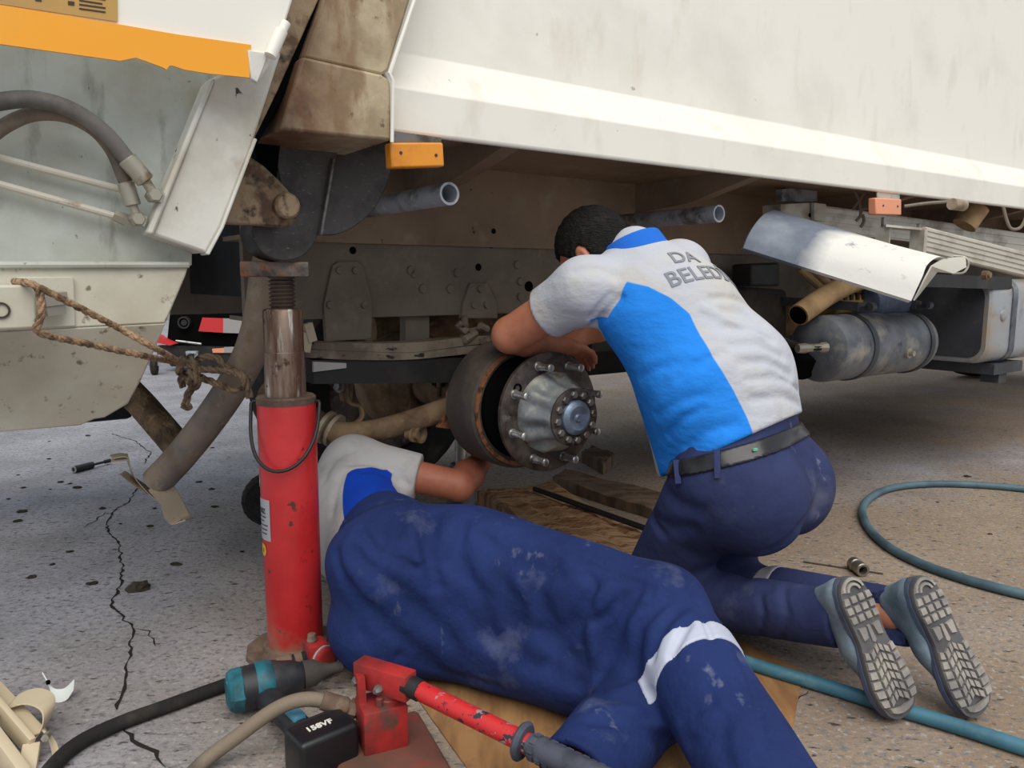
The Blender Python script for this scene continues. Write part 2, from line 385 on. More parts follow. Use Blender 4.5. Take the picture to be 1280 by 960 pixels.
def text_mesh(txt, size, depth=.0006, align='LEFT', bold=0.0):
    cu = bpy.data.curves.new('lettering', 'FONT'); cu.body = txt; cu.size = size; cu.extrude = depth; cu.align_x = align; cu.offset = bold
    o = bpy.data.objects.new('lettering', cu); C.objects.link(o)
    dg = bpy.context.evaluated_depsgraph_get(); me = bpy.data.meshes.new_from_object(o.evaluated_get(dg))
    bpy.data.objects.remove(o); bpy.data.curves.remove(cu)
    return me
def letters(txt, size, f, m, parent, name='lettering', depth=.0006, align='LEFT', bold=0.0):
    """lettering whose every vertex is carried onto a surface by f(x, y, z)"""
    me = text_mesh(txt, size, depth, align, bold)
    if getattr(f, 'many', False):
        for v, q in zip(me.vertices, f([tuple(v.co) for v in me.vertices])): v.co = q
    else:
        for v in me.vertices: v.co = f(v.co.x, v.co.y, v.co.z)
    me.materials.clear()
    return link_mesh(name, me, m, parent)

# ------------------------------------------------------------------ implicit surfaces for bodies and cloth
def V(*a): return np.array(a[0] if len(a) == 1 else a, dtype=np.float32)
def nrm(v): v = V(v); return v / np.linalg.norm(v)
def cap(P, a, b, ra, rb=None, w=None, ws=1.0):
    a, b = V(a), V(b); rb = ra if rb is None else rb
    ba = b - a; pa = P - a
    h = np.clip(pa @ ba / max(float(ba @ ba), 1e-9), 0, 1)
    q = pa - h[:, None] * ba
    if w is not None:
        w = nrm(w); q = q - ((q @ w) * (1 - 1 / ws))[:, None] * w
    return np.sqrt((q * q).sum(1)) - (ra + (rb - ra) * h)
def ell(P, c, r, R=None):
    q = P - V(c)
    if R is not None: q = q @ V(R).T         # rows of R are the axes
    r = V(r); k0 = np.sqrt(((q / r) ** 2).sum(1)); k1 = np.sqrt(((q / (r * r)) ** 2).sum(1)) + 1e-9
    return k0 * (k0 - 1) / k1
def smin(a, b, k):
    h = np.maximum(k - np.abs(a - b), 0) / k
    return np.minimum(a, b) - h * h * k * .25
def smax(a, b, k): return -smin(-a, -b, k)
def pdist(P, pts):
    """distance to a polyline"""
    d = None
    for a, b in zip(pts, pts[1:]):
        e = cap(P, a, b, 0.0); d = e if d is None else np.minimum(d, e)
    return d
def plane(P, c, n): return (P - V(c)) @ nrm(n)       # < 0 on the side away from n
def folds(P, d, fl):
    near = np.abs(d) < .08
    if not near.any(): return d
    Q = P[near]; e = np.zeros(len(Q), np.float32)
    for pts, amp, wid in fl: e += amp * np.exp(-(pdist(Q, pts) / wid) ** 2)
    d = d.copy(); d[near] += e; return d
def wob(P, s, amp, ph=0.0):
    return amp * (np.sin(P[:, 0] * s + 1.3 * np.sin(P[:, 1] * s * .7 + ph)) * np.sin(P[:, 1] * s * 1.1 + 1.1 * np.sin(P[:, 2] * s * .8) + ph) + .6 * np.sin(P[:, 2] * s * 1.3 + P[:, 0] * s * .5 + ph * 2))

def iso(f, lo, hi, h, m=4):
    """surface nets over a narrow band"""
    lo = V(lo); n = np.ceil((V(hi) - lo) / (h * m)).astype(int) + 1
    g = np.stack(np.meshgrid(*[np.arange(k) for k in n], indexing='ij'), -1).reshape(-1, 3)
    cen = lo + (g.astype(np.float32) * m + (m - 1) / 2) * h
    dc = f(cen.astype(np.float32))
    act = np.abs(dc) < h * m * .87 * 1.7 + h
    D = np.repeat(dc.astype(np.float32)[:, None], m ** 3, 1)
    off = np.stack(np.meshgrid(*[np.arange(m)] * 3, indexing='ij'), -1).reshape(-1, 3)
    fp = (lo + (g[act][:, None, :] * m + off[None]).astype(np.float32) * h).reshape(-1, 3).astype(np.float32)
    vals = np.concatenate([f(fp[i:i + 400000]) for i in range(0, len(fp), 400000)]) if len(fp) else np.zeros(0)
    D[act] = vals.reshape(-1, m ** 3)
    D = D.reshape(n[0], n[1], n[2], m, m, m).transpose(0, 3, 1, 4, 2, 5).reshape(n * m)
    ins = D < 0
    c = np.zeros(np.array(D.shape) - 1, np.int8)
    sl = lambda o, s: tuple(slice(o[i], o[i] + s[i]) for i in range(3))
    sh = c.shape
    for o in np.ndindex(2, 2, 2): c += ins[sl(o, sh)]
    I = np.argwhere((c > 0) & (c < 8)); idx = -np.ones(sh, np.int64); idx[tuple(I.T)] = np.arange(len(I))
    pos = np.zeros((len(I), 3)); cnt = np.zeros(len(I))
    cs = list(np.ndindex(2, 2, 2))
    for a in cs:
        for ax in range(3):
            if a[ax]: continue
            b = list(a); b[ax] = 1
            da = D[tuple((I + a).T)]; db = D[tuple((I + b).T)]
            k = (da < 0) != (db < 0); t = np.where(k, da / np.where(k, da - db, 1), 0)
            p = np.array(a, float)[None] + 0 * pos; p[:, ax] += t
            pos[k] += p[k]; cnt[k] += 1
    verts = lo + (I + pos / np.maximum(cnt, 1)[:, None]) * h
    quads = []
    for ax in range(3):
        o1, o2 = [(1, 2), (2, 0), (0, 1)][ax]
        s0 = [slice(None)] * 3; s1 = [slice(None)] * 3; s0[ax] = slice(0, -1); s1[ax] = slice(1, None)
        E0, E1 = ins[tuple(s0)], ins[tuple(s1)]
        e = np.argwhere(E0 != E1)
        ok = (e[:, o1] > 0) & (e[:, o2] > 0) & (e[:, o1] < D.shape[o1] - 1) & (e[:, o2] < D.shape[o2] - 1)
        e = e[ok]; fl = E0[tuple(e.T)]
        def cell(d1, d2):
            q = e.copy(); q[:, o1] += d1; q[:, o2] += d2; return idx[tuple(q.T)]
        q = np.stack([cell(-1, -1), cell(0, -1), cell(0, 0), cell(-1, 0)], 1)
        q[~fl] = q[~fl][:, ::-1]; quads.append(q)
    return verts, np.concatenate(quads)
def iso_obj(name, f, lo, hi, h, m, parent=None, base=(0, 0, 0), attrs=None):
    v, q = iso(f, lo, hi, h)
    me = bpy.data.meshes.new(name)
    vv = v - np.array(base)
    me.vertices.add(len(vv)); me.vertices.foreach_set('co', vv.astype(np.float32).ravel())
    me.loops.add(q.size); me.loops.foreach_set('vertex_index', q.astype(np.int32).ravel())
    me.polygons.add(len(q)); me.polygons.foreach_set('loop_start', np.arange(0, q.size, 4, dtype=np.int32))
    me.polygons.foreach_set('use_smooth', np.ones(len(q), bool))
    me.update(calc_edges=True); me.validate()
    if attrs:
        for an, fn in attrs.items():
            a = me.attributes.new(an, 'FLOAT', 'POINT'); a.data.foreach_set('value', fn(v.astype(np.float32)).astype(np.float32))
    return link_mesh(name, me, m, parent, base if parent is None else None)
# ================================================================== the ground
random.seed(7)
mb = MB()
nx, ny = 60, 60
xs = [-14 + 28 * i / nx for i in range(nx + 1)]; ys = [-3 + 21 * j / ny for j in range(ny + 1)]
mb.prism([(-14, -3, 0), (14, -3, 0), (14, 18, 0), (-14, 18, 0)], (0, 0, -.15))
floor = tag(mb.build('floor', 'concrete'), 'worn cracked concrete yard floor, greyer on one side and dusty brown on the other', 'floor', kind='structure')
mb = MB(); mb.box((0, 17.5, 2.2), (28, .2, 4.8)); tag(mb.build('wall_back', 'wall_far'), 'plain grey yard wall far behind the truck', 'wall', kind='structure')

def crack(pts, w0):
    """a jagged open crack: thin irregular sunken-looking strip lying in the floor"""
    P = []
    for a, b in zip(pts, pts[1:]):
        a, b = Vector(a), Vector(b); n = max(2, int((b - a).length / .02))
        for k in range(n): P.append(a.lerp(b, k / n))
    P.append(Vector(pts[-1]))
    m = MB(); lf, rt = [], []
    for i, p in enumerate(P):
        d = (P[min(i + 1, len(P) - 1)] - P[max(i - 1, 0)]).normalized(); s = Vector((-d.y, d.x, 0))
        p = p + s * random.uniform(-.006, .006); w = w0 * random.uniform(.3, 1.25) * (.3 if i in (0, len(P) - 1) else 1)
        lf.append(p + s * w); rt.append(p - s * w * random.uniform(.5, 1.2))
    for i in range(len(P) - 1):
        v = [m.bm.verts.new((q.x, q.y, .0012)) for q in (lf[i], rt[i], rt[i + 1], lf[i + 1])]; m.face(v)
    return m.build('crack', 'crack_dark', floor)
g2 = lambda *pp: [gnd(x, y) for x, y in pp]
crack(g2((176, 605), (160, 628), (140, 640), (133, 660), (150, 682), (152, 708), (150, 733), (137, 757), (165, 785), (160, 830), (152, 868), (143, 888)), .0042)
crack(g2((150, 902), (168, 925), (196, 940), (205, 960)), .004)
crack(g2((165, 785), (185, 790), (196, 808)), .002)
crack(g2((140, 542), (170, 552), (188, 566), (180, 580)), .004)
crack(g2((1010, 862), (985, 885), (960, 915)), .0015)
crack(g2((133, 640), (120, 650), (105, 660)), .003)

# ================================================================== the truck
truck = empty('refuse_truck', TO, 'large white refuse truck raised on a jack with one wheel taken off', 'truck', rz=TH)
def part(m, name, mt, parent=None, **k): return m.build(name, mt, parent or truck, **k)
def plate(name, px, w, t, mt, parent=None, bev=.002):
    m = MB(); m.prism([L(x, y, w) for x, y in px], (0, t, 0)); return part(m, name, mt, parent, bev=bev)
def bolt(parent, p, r=.011, h=.008, mt='bolt_steel', name='bolt', n=6):
    m = MB(); p = Vector(p); m.cyl(p, p + Vector((0, -h, 0)), r, r * .9, n); return part(m, name, mt, parent)

# ---- body side: skirt, sloped ledge, tall wall, floor
u0, u1 = -.53, 7.2
prof = [(-.115, 1.211), (-.12, 1.215), (-.12, 1.305), (-.035, 1.400), (-.025, 1.9), (-.0, 3.3), (.3, 3.3), (.3, 1.30), (-.05, 1.26), (-.10, 1.211)]
m = MB(); m.prism([(u0, w, z) for w, z in prof], (u1 - u0, 0, 0)); part(m, 'body_side', 'white_paint', bev=.004)
m = MB(); m.box(((u0 + u1) / 2, .5, 1.262), (u1 - u0, 1.2, .03)); part(m, 'body_floor', 'chassis_paint')
m = MB(); m.box(((u0 + u1) / 2, 1.9, 2.2), (u1 - u0, .06, 2.0)); part(m, 'body_side', 'white_paint')
m = MB(); m.box(((u0 + u1) / 2, 1.45, 1.262), (u1 - u0, .9, .03)); part(m, 'body_floor', 'chassis_paint')
m = MB(); m.box(((u0 + u1) / 2, .9, 3.32), (u1 - u0, 2.06, .03)); part(m, 'body_roof', 'white_paint')
for uu in (-.2, .75, 1.7, 2.7, 3.8, 4.9):                    # cross bearers under the body floor
    m = MB(); m.prism([(uu, -.06, 1.25), (uu, .47, 1.25), (uu, .47, 1.14), (uu, .2, 1.16), (uu, -.06, 1.22)], (.05, 0, 0)); part(m, 'cross_bearer', 'chassis_paint')
# ---- rear corner post
m = MB()
lo = [L(x, y, -.16) for x, y in ((350, 162), (378, 70), (478, 93), (488, 100), (490, 176))]
m.prism(lo, (0, .26, 0)); part(m, 'corner_post_foot', 'rusty_post', bev=.006)
m = MB()
up = [L(x, y, -.155) for x, y in ((380, 72), (478, 94), (486, 88), (530, -40), (560, -160), (470, -180), (418, -40), (398, 25))]
for p in up[3:7]: p.y += .02
m.prism(up, (0, .26, 0)); part(m, 'corner_post', 'rusty_post', bev=.006)
m = MB(); m.tube([L(490, 178, -.165), L(491, 100, -.165), L(487, 92, -.165), L(518, 0, -.15), L(545, -90, -.14)], .004, 8); part(m, 'weld_bead', 'white_paint')
# ---- dark hinge plates under the post
def arc(cx, cy, r, a0, a1, n=10, ry=None):
    ry = ry or r
    return [(cx + r * math.cos(math.radians(a0 + (a1 - a0) * k / n)), cy + ry * math.sin(math.radians(a0 + (a1 - a0) * k / n))) for k in range(n + 1)]
hp = plate('hinge_plate', [(333, 150), (428, 160), (420, 200), (402, 275)] + arc(356, 284, 42, 10, 172, 14) + [(322, 250), (352, 235), (345, 200)], .045, .09, 'dark_steel')
plate('hinge_plate', [(418, 165), (489, 172), (490, 205)] + arc(400, 192, 90, 12, 78, 10, 104) + [(398, 294), (406, 250)], .07, .03, 'dark_steel')
plate('plate_rib', [(416, 198), (420, 198), (404, 294), (400, 294)], .03, .05, 'bolt_steel')
# ---- tan lug and its pin
lug = plate('hinge_lug', [(312, 195), (330, 207), (350, 226), (368, 246), (374, 262), (370, 276), (362, 284), (318, 281), (276, 279), (296, 230)], -.02, .035, 'tan_lug', bev=.004)
c = L(356, 258, -.02); m = MB(); m.lathe(c, (0, -1, 0), [(0, .027), (.018, .027), (.024, .022), (.024, .001)], 20); part(m, 'hinge_pin', 'tan_lug', lug)
# ---- tailgate: recessed panel, lower hopper, diagonal beam, upper skin, orange tape
tail = plate('tailgate_panel', [(-190, 20), (280, 70), (330, 90), (240, 300), (240, 332), (-190, 340)], -.10, .05, 'grey_white_paint')
m = MB()
a = [L(x, y, -.125) for x, y in ((-190, 336), (236, 331))]; b = [L(x, y, -.135) for x, y in ((-190, 424), (207, 404))]
c = [L(x, y, -.05) for x, y in ((-190, 556), (130, 524))]
e0, e1 = L(-190, 550, -.05), L(98, 531, -.05)
top = [a[0], a[1], L(232, 345, -.128), b[1], b[0]]
m.prism(top, (0, .03, 0)); part(m, 'hopper_side', 'hopper_paint', bev=.003)
m = MB(); m.prism([b[0], b[1], L(196, 432, -.12), L(176, 476, -.09), L(160, 505, -.07), L(131, 522, -.055), L(118, 524, -.053), L(100, 532, -.05), L(-190, 556, -.04)], (0, .03, 0)); part(m, 'hopper_lower', 'hopper_paint', bev=.003)
m = MB(); m.tube([L(-190, 331, -.13), L(236, 331, -.13)], .006, 8); part(m, 'fold_ridge', 'grey_white_paint')
beam = plate('diagonal_beam', [(268, 96), (345, 62), (352, 66), (318, 172), (316, 182), (276, 284), (258, 317), (190, 293)], -.165, .09, 'beam_paint', bev=.010)
plate('beam_flange', [(262, 98), (270, 97), (192, 294), (184, 291)], -.175, .06, 'beam_paint', bev=.004)
plate('beam_lip', [(318, 172), (322, 174), (280, 285), (262, 319), (258, 317), (276, 284)], -.172, .05, 'beam_paint')
plate('seal_channel', [(362, -40), (402, -40), (398, 0), (345, 118), (322, 165), (306, 200), (304, 196), (330, 118), (352, 60)], -.13, .06, 'tan_lug')
plate('rubber_seal', [(396, -20), (406, -20), (360, 110), (322, 180), (316, 176), (350, 105)], -.12, .12, 'matt_black')
plate('inner_frame', [(318, 176), (345, 120), (392, 70), (352, 165), (345, 235), (330, 225), (322, 215)], .02, .04, 'matt_black')
skin = plate('tailgate_skin', [(-190, -120), (400, -120), (366, 0), (352, 44), (345, 70), (326, 98), (316, 100), (312, 92), (-190, 26)], -.235, .03, 'white_paint', bev=.004)
plate('orange_tape', [(-190, -26), (0, 6), (100, 22), (222, 43), (314, 56), (312, 97), (262, 92), (230, 87), (216, 82), (212, 82), (208, 87), (203, 84), (170, 72), (150, 76), (0, 55), (-190, 29)], -.240, .004, 'orange_tape', skin, bev=0)
plate('sticker', [(-190, -110), (146, -110), (147, 27), (0, 5), (-190, -24)], -.238, .002, 'sticker_ochre', skin, bev=0)
for k in range(4):
    x0, y0 = 99, -6 + k * 5.2
    plate('print_line', [(x0, y0), (x0 + 33 - (k == 1) * 4, y0 + 4.6), (x0 + 33 - (k == 1) * 4, y0 + 6.6), (x0, y0 + 2)], -.2388, .0006, 'print_dark', skin, bev=0)
for x0, y0 in ((44, -4), (85, 1)): plate('print_block', [(x0, y0), (x0 + 8, y0 + 1), (x0 + 8, y0 + 6), (x0, y0 + 5)], -.2388, .0006, 'print_dark', skin, bev=0)
m = MB(); m.cyl(L(352, 38, -.25), L(338, 70, -.25), .011, n=14); m.cyl(L(358, 28, -.25), L(352, 40, -.25), .008, n=12); part(m, 'hinge_barrel', 'white_paint')
plate('corner_gusset', [(310, 62), (336, 66), (330, 84), (322, 104), (314, 98)], -.243, .01, 'beam_paint')
# ---- bar stub with backing plate
plate('backing_plate', [(20, 346), (92, 346), (95, 408), (20, 411)], -.14, .015, 'hopper_paint')
m = MB(); q = [L(x, y, -.30) for x, y in ((-80, 357), (44, 356), (48, 411), (-80, 416))]; m.prism(q, (0, .17, 0)); bs = part(m, 'bar_stub', 'hopper_paint', bev=.004)
m = MB(); q = L(1, 388, -.30); m.hollow(q, q + Vector((0, -.003, 0)), .012, .009); part(m, 'stamped_ring', 'print_dark', bs)
m = MB(); m.bar(L(52, 376, -.17), L(80, 372, -.15), .02, .02); m.bar(L(55, 390, -.17), L(78, 386, -.15), .015, .015); part(m, 'hook_tab', 'fitting')
# ---- thin pipes and hydraulic hoses
for A, B in (((-185, 149), (156, 238)), ((-185, 179), (150, 272))):
    m = MB(); m.tube([L(*A, -.125), L(*B, -.125)], .006, 10); part(m, 'thin_pipe', 'tube_white')
m = MB(); m.lathe(L(142, 268, -.125), L(160, 276, -.125) - L(142, 268, -.125), [(0, .010), (.012, .0115), (.022, .0115), (.022, .008)], 6); part(m, 'pipe_nut', 'fitting')
for pts, r, fit in (([(-170, 250, -.09), (-150, 200, -.14), (-90, 150, -.18), (-20, 131, -.185), (30, 124, -.19), (70, 130, -.19), (105, 146, -.185), (135, 170, -.18), (158, 198, -.175)], .0135, [(158, 198), (182, 226), (193, 244)]),
                    ([(-120, 310, -.09), (-110, 262, -.14), (-75, 218, -.155), (-30, 185, -.155), (5, 158, -.16), (40, 143, -.16), (80, 144, -.16), (115, 160, -.158), (140, 188, -.155), (157, 228, -.15)], .0115, [(157, 228), (166, 256), (172, 274)])):
    m = MB(); m.tube([L(*p) for p in pts], r, 14, sm=6); hz = part(m, 'hydraulic_hose', 'hose_rubber' if r > .012 else 'hose_brown')
    A, B, E_ = [L(x, y, pts[-1][2]) for x, y in fit]
    m = MB(); m.lathe(A, B - A, [(0, r * 1.05), (.002, r * 1.2), ((B - A).length, r * 1.15), ((B - A).length + .002, r * .8)], 14)
    m.tube([B, B.lerp(E_, .5), E_], r * .62, 10); part(m, 'hose_ferrule', 'fitting', hz)
    m = MB(); m.lathe(E_ + Vector((0, -.012, .0)), (0, 1, 0), [(0, .010), (.004, .013), (.03, .013), (.05, .009)], 6); m.bar(E_, E_ + Vector((.012, 0, -.004)), .018, .018); part(m, 'elbow_nut', 'fitting', hz)

# ---- marker lamps
ml = plate('marker_lamp', [(488, 178), (554, 178), (556, 208), (490, 210)], -.145, .03, 'marker_orange', bev=.004)
for x, y in ((501, 191), (545, 194)): bolt(ml, L(x, y, -.145), .0035, .002, 'ink', 'screw', 10)
plate('lamp_bracket', [(490, 162), (552, 172), (552, 180), (490, 179)], -.118, .006, 'bolt_steel')
ml = plate('marker_lamp', [(1095, 247), (1127, 249), (1127, 269), (1095, 268)], -.13, .03, 'marker_pink', bev=.004)
for x, y in ((1104, 257), (1122, 258)): bolt(ml, L(x, y, -.13), .004, .002, 'ink', 'screw', 10)
plate('lamp_bracket', [(1097, 238), (1125, 242), (1125, 250), (1097, 248)], -.11, .006, 'aluminium')

# ---- chassis: body subframe web and frame rail
ur = L(302, 340, .485).x; um, ul = (ur + 6.7) / 2, 6.7 - ur
m = MB(); m.box((um, .47, 1.13), (ul, .03, .25)); m.box((um, .56, 1.015), (ul, .18, .012)); sf = part(m, 'subframe', 'chassis_paint')
m = MB(); m.box((um, .485, .9), (ul, .03, .222), bev=.004); m.box((um, .55, .795), (ul, .14, .012)); rail = part(m, 'frame_rail', 'rail_paint')
m = MB(); m.box((um, 1.38, 1.0), (ul, .03, .45)); part(m, 'frame_rail', 'rail_paint')
m = MB(); m.box((ur + .1, .93, 1.0), (.06, .9, .3)); part(m, 'rear_cross_member', 'black_paint')
m = MB(); m.box((-1.05, 1.0, 1.22), (1.0, 1.7, .05)); part(m, 'tailgate_floor', 'black_paint')
m = MB(); m.box((-1.0, 1.1, 1.05), (.5, .06, .36)); part(m, 'inner_bulkhead', 'matt_black')
for uu in (.35, 1.5, 2.7): m = MB(); m.box((uu, .93, .92), (.12, .88, .16)); part(m, 'cross_member', 'chassis_paint')
for x, y, r in ((441, 313, .011), (598, 334, .012), (661, 358, .018), (614, 306, .012), (617, 289, .009)): bolt(rail, L(x, y, .470 if y > 303 else .455), r, .0015, 'matt_black', 'bolt_hole', 16)
for x, y in ((513, 338), (517, 342), (571, 341), (528, 361), (562, 361), (650, 352), (650, 371), (646, 331)): bolt(rail, L(x, y, .470), .014, .008, 'rail_paint', 'rivet', 12)
sp = plate('spring_bracket', [(416, 332), (424, 327), (447, 327), (455, 334), (466, 380), (464, 424), (408, 427), (405, 382)], .455, .02, 'rail_paint')
for x, y in ((424, 338), (444, 338), (412, 381), (455, 381)): bolt(sp, L(x, y, .455), .011, .008, 'rail_paint', 'rivet', 12)
sp = plate('axle_stop', [(588, 354), (609, 354), (622, 380), (622, 398), (577, 398), (579, 380)], .455, .02, 'rail_paint')
for x, y in ((592, 381), (608, 381), (600, 361)): bolt(sp, L(x, y, .455), .012, .008, 'rail_paint', 'rivet', 12)
plate('hanger_web', [(507, 392), (537, 392), (537, 432), (507, 432)], .5, .04, 'rail_paint')
# ---- leaf spring
for i, (ya, yb, yc, w, mt) in enumerate((((428, 436), (429, 440), (420, 430), .36, 'spring_steel'), ((437, 447), (441, 449), (431, 441), .362, 'spring_steel'))):
    m = MB(); ra = [L(382, ya[0], w), L(450, ya[0] + 1, w), L(520, yb[0] - 1, w), L(600, yc[0], w), L(680, yc[0] - 4, w)]; rb = [L(382, ya[1], w), L(450, ya[1] + 3, w), L(520, yb[1], w), L(600, yc[1], w), L(680, yc[1] - 4, w)]
    m.sheet(crom(ra, 5), crom(rb, 5), (0, .08, 0)); part(m, 'leaf_spring', mt)
m = MB(); m.prism([L(392, 450, .37), L(600, 447, .37), L(600, 478, .37), L(392, 480, .37)], (0, .09, 0)); lb = part(m, 'lower_spring_beam', 'black_paint')
m = MB(); m.prism([L(392, 452, .365), L(433, 454, .365), L(433, 460, .365), L(392, 465, .365)], (0, .01, 0)); part(m, 'worn_patch', 'reflector_white', lb)
m = MB(); m.bar(L(382, 417, .34), L(392, 414, .34), .02, .05); m.bar(L(384, 416, .34), L(380, 440, .34), .012, .03); part(m, 'spring_clip', 'strap_steel')
for k in range(14):                                            # rusty clutter of bolts on the spring saddle
    q = L(random.uniform(575, 640), random.uniform(402, 428), random.uniform(.33, .42)); d = Vector((random.uniform(-1, 1), random.uniform(-.3, .3), random.uniform(-.4, .4))).normalized() * random.uniform(.03, .06)
    m = MB(); m.cyl(q, q + d, random.uniform(.008, .016), n=8); part(m, 'saddle_bolt', 'spring_steel')
# ---- axle, differential, stabiliser
m = MB(); m.cyl((0, .26, ZH), (0, 1.62, ZH), .065); part(m, 'axle_beam', 'axle_dirt')
m = MB(); m.lathe((0, .8, ZH), (0, 1, 0), [(-.12, .08), (-.06, .15), (0, .18), (.1, .18), (.18, .12), (.24, .07)], 24); part(m, 'differential', 'axle_dirt')
q = [L(x, y, .72) for x, y in ((468, 462), (540, 462), (541, 520), (530, 541), (512, 543), (500, 530))]
m = MB(); m.prism(q, (0, .12, 0)); part(m, 'gearbox_cover', 'axle_dirt', bev=.02)
m = MB(); m.cyl(L(516, 538, .715), L(516, 538, .715) + Vector((0, -.02, 0)), .025, n=12); part(m, 'drain_plug', 'bolt_steel')
m = MB(); m.prism([L(512, 460, .68), L(536, 460, .68), L(538, 528, .68), L(514, 530, .68)], (0, .03, 0)); part(m, 'cover_rib', 'axle_dirt')
m = MB(); m.tube([L(330, 484, .66), L(400, 528, .55), L(425, 541, .5), L(470, 538, .46), L(520, 524, .4), L(566, 508, .34)], .034, 14, sm=5); st = part(m, 'stabiliser_bar', 'axle_dirt')
for x, y in ((408, 534), (418, 538)):
    q = L(x, y, .53); m = MB(); d = (L(425, 541, .5) - L(400, 528, .55)).normalized(); m.hollow(q - d * .006, q + d * .006, .052, .034); part(m, 'bush_ring', 'strap_steel', st)
m = MB(); m.tube([L(432, 476, .5), L(436, 502, .5), L(450, 508, .5), L(452, 522, .5), L(440, 532, .5)], .013, 8, sm=4, flat=.5); m.prism([L(424, 460, .51), L(444, 460, .51), L(440, 502, .51), L(430, 502, .51)], (0, .03, 0)); part(m, 'drop_link', 'axle_dirt')
m = MB(); m.lathe(L(420, 483, .5), L(434, 483, .52) - L(420, 483, .5), [(0, .012), (.012, .012), (.012, .02), (.02, .02), (.02, .014), (.034, .014)], 10); part(m, 'drop_link_bolt', 'bolt_steel')
m = MB(); m.tube([L(392, 462, .52), L(405, 474, .52), L(422, 484, .51)], .006, 8, sm=4); part(m, 'air_line', 'rubber')
for k in range(6):
    m = MB(); q = [L(540 + random.uniform(0, 34), 470 + random.uniform(-6, 26), .45 + .02 * k) for _ in range(5)]; m.tube(q, .007, 7, sm=4); part(m, 'brake_line', 'rubber' if k % 2 else 'axle_dirt')
m = MB(); q = L(508, 543, .4); m.lathe(q, (.5, -.8, 0), [(0, .014), (.02, .014), (.02, .022), (.028, .022), (.028, .012), (.04, .012)], 12); m.hollow(L(520, 542, .4), L(520, 542, .4) + Vector((.01, -.02, 0)), .028, .02); part(m, 'grease_fitting', 'axle_dirt')
m = MB(); m.lathe(L(566, 498, .3), (1, -.6, 0), [(-.02, .02), (0, .03), (.03, .03), (.05, .02)], 12); part(m, 'slack_adjuster', 'axle_dirt')
m = MB(); q = L(567, 526, .28); m.prism([q + Vector(v) for v in ((-.05, 0, -.015), (.02, 0, -.03), (.05, 0, .0), (.03, 0, .03), (-.02, 0, .02))], (0, .02, 0)); part(m, 'rusty_shim', 'rust_ring')
# ---- far wheel on the other side of the axle
def wheel(c, ax, k=.485):
    k /= .485; m = MB(); m.lathe(c, ax, [(-.14, .30 * k), (-.15, .42 * k), (-.12, .47 * k), (0, .485 * k), (.12, .47 * k), (.15, .42 * k), (.14, .30 * k), (-.14, .30 * k)], 40, False); t = part(m, 'tyre', 'rubber')
    m = MB(); m.lathe(c, ax, [(-.10, .30 * k), (-.06, .24 * k), (0, .12), (.03, .1), (.03, .001)], 32); part(m, 'rim', 'hub_iron', t)
wheel((.15, 1.43, .432), (0, 1, 0), .43); wheel((.15, 1.76, .432), (0, 1, 0), .43)
wheel((6.4, .15, .49), (0, 1, 0)); wheel((6.4, 1.7, .49), (0, 1, 0))
for ua, ub in ((-1.7, -.8), (.66, 2.3), (2.4, 5.6)):                # lockers and tanks along the far side
    m = MB(); m.box(((ua + ub) / 2, 1.72, .74), (ub - ua, .4, .72), bev=.02); part(m, 'far_side_locker', 'black_paint')
m = MB(); m.cyl((-.1, .93, .72), (5.5, .93, .80), .06); part(m, 'propeller_shaft', 'axle_dirt')
m = MB(); m.box((2.2, .95, .80), (1.1, .5, .36), bev=.05); part(m, 'gearbox', 'axle_dirt')
m = MB(); m.box((.95, .78, .78), (.5, .3, .34), bev=.03); part(m, 'air_bellows_box', 'black_paint')
# ---- drum and hub
hubc = Vector((0, 0, ZH))
m = MB(); m.lathe(hubc, (0, 1, 0), [(.12, .150), (.118, .170), (.122, .180), (.14, .184), (.25, .184), (.27, .17), (.27, .09), (.2, .08), (.2, .150), (.12, .150)], 48, False); part(m, 'brake_drum', 'drum_iron')
m = MB(); m.lathe(hubc, (0, 1, 0), [(.112, .160), (.112, .172), (.122, .172), (.122, .160), (.112, .160)], 48, False); part(m, 'drum_rim', 'rust_ring')
m = MB(); m.lathe(hubc, (0, 1, 0), [(.019, .085), (.10, .09), (.105, .148), (.25, .148)], 40, False); part(m, 'brake_back_plate', 'matt_black')
m = MB(); m.lathe(hubc, (0, 1, 0), [(.03, .10), (.02, .155), (.018, .163), (.012, .166), (.002, .166), (0, .160), (0, .07)], 56); fl = part(m, 'hub_flange', 'hub_iron')
prev = None
m = MB(); rings = []
for t, rr, lob in ((0, .112, .0), (-.012, .110, .004), (-.03, .096, .010), (-.06, .082, .008), (-.085, .077, .003), (-.1, .076, 0)):   # lobed casting
    rings.append([m.bm.verts.new(hubc + Vector((math.cos(a) * r_, t, math.sin(a) * r_))) for a, r_ in [(2 * math.pi * k / 80, rr + lob * math.cos(10 * 2 * math.pi * k / 80)) for k in range(80)]])
m.skin(rings); hb = part(m, 'hub_barrel', 'hub_cast', fl, ang=60)
m = MB(); m.lathe(hubc, (0, -1, 0), [(.098, .078), (.104, .078), (.106, .074), (.106, .04)], 48); part(m, 'cover_ring', 'hub_iron', fl)
m = MB(); m.lathe(hubc, (0, -1, 0), [(.104, .047), (.113, .046), (.119, .040), (.122, .032), (.119, .022), (.117, .012), (.123, .008), (.122, .001)], 40); part(m, 'axle_cap', 'hub_cap', fl)
for k in range(12):
    a = 2 * math.pi * k / 12 + .1; p = hubc + Vector((math.cos(a) * .0615, -.104, math.sin(a) * .0615))
    m = MB(); m.lathe(p, (0, -1, 0), [(0, .0105), (.008, .0105), (.011, .008), (.011, .001)], 6); part(m, 'cover_bolt', 'bolt_steel', fl)
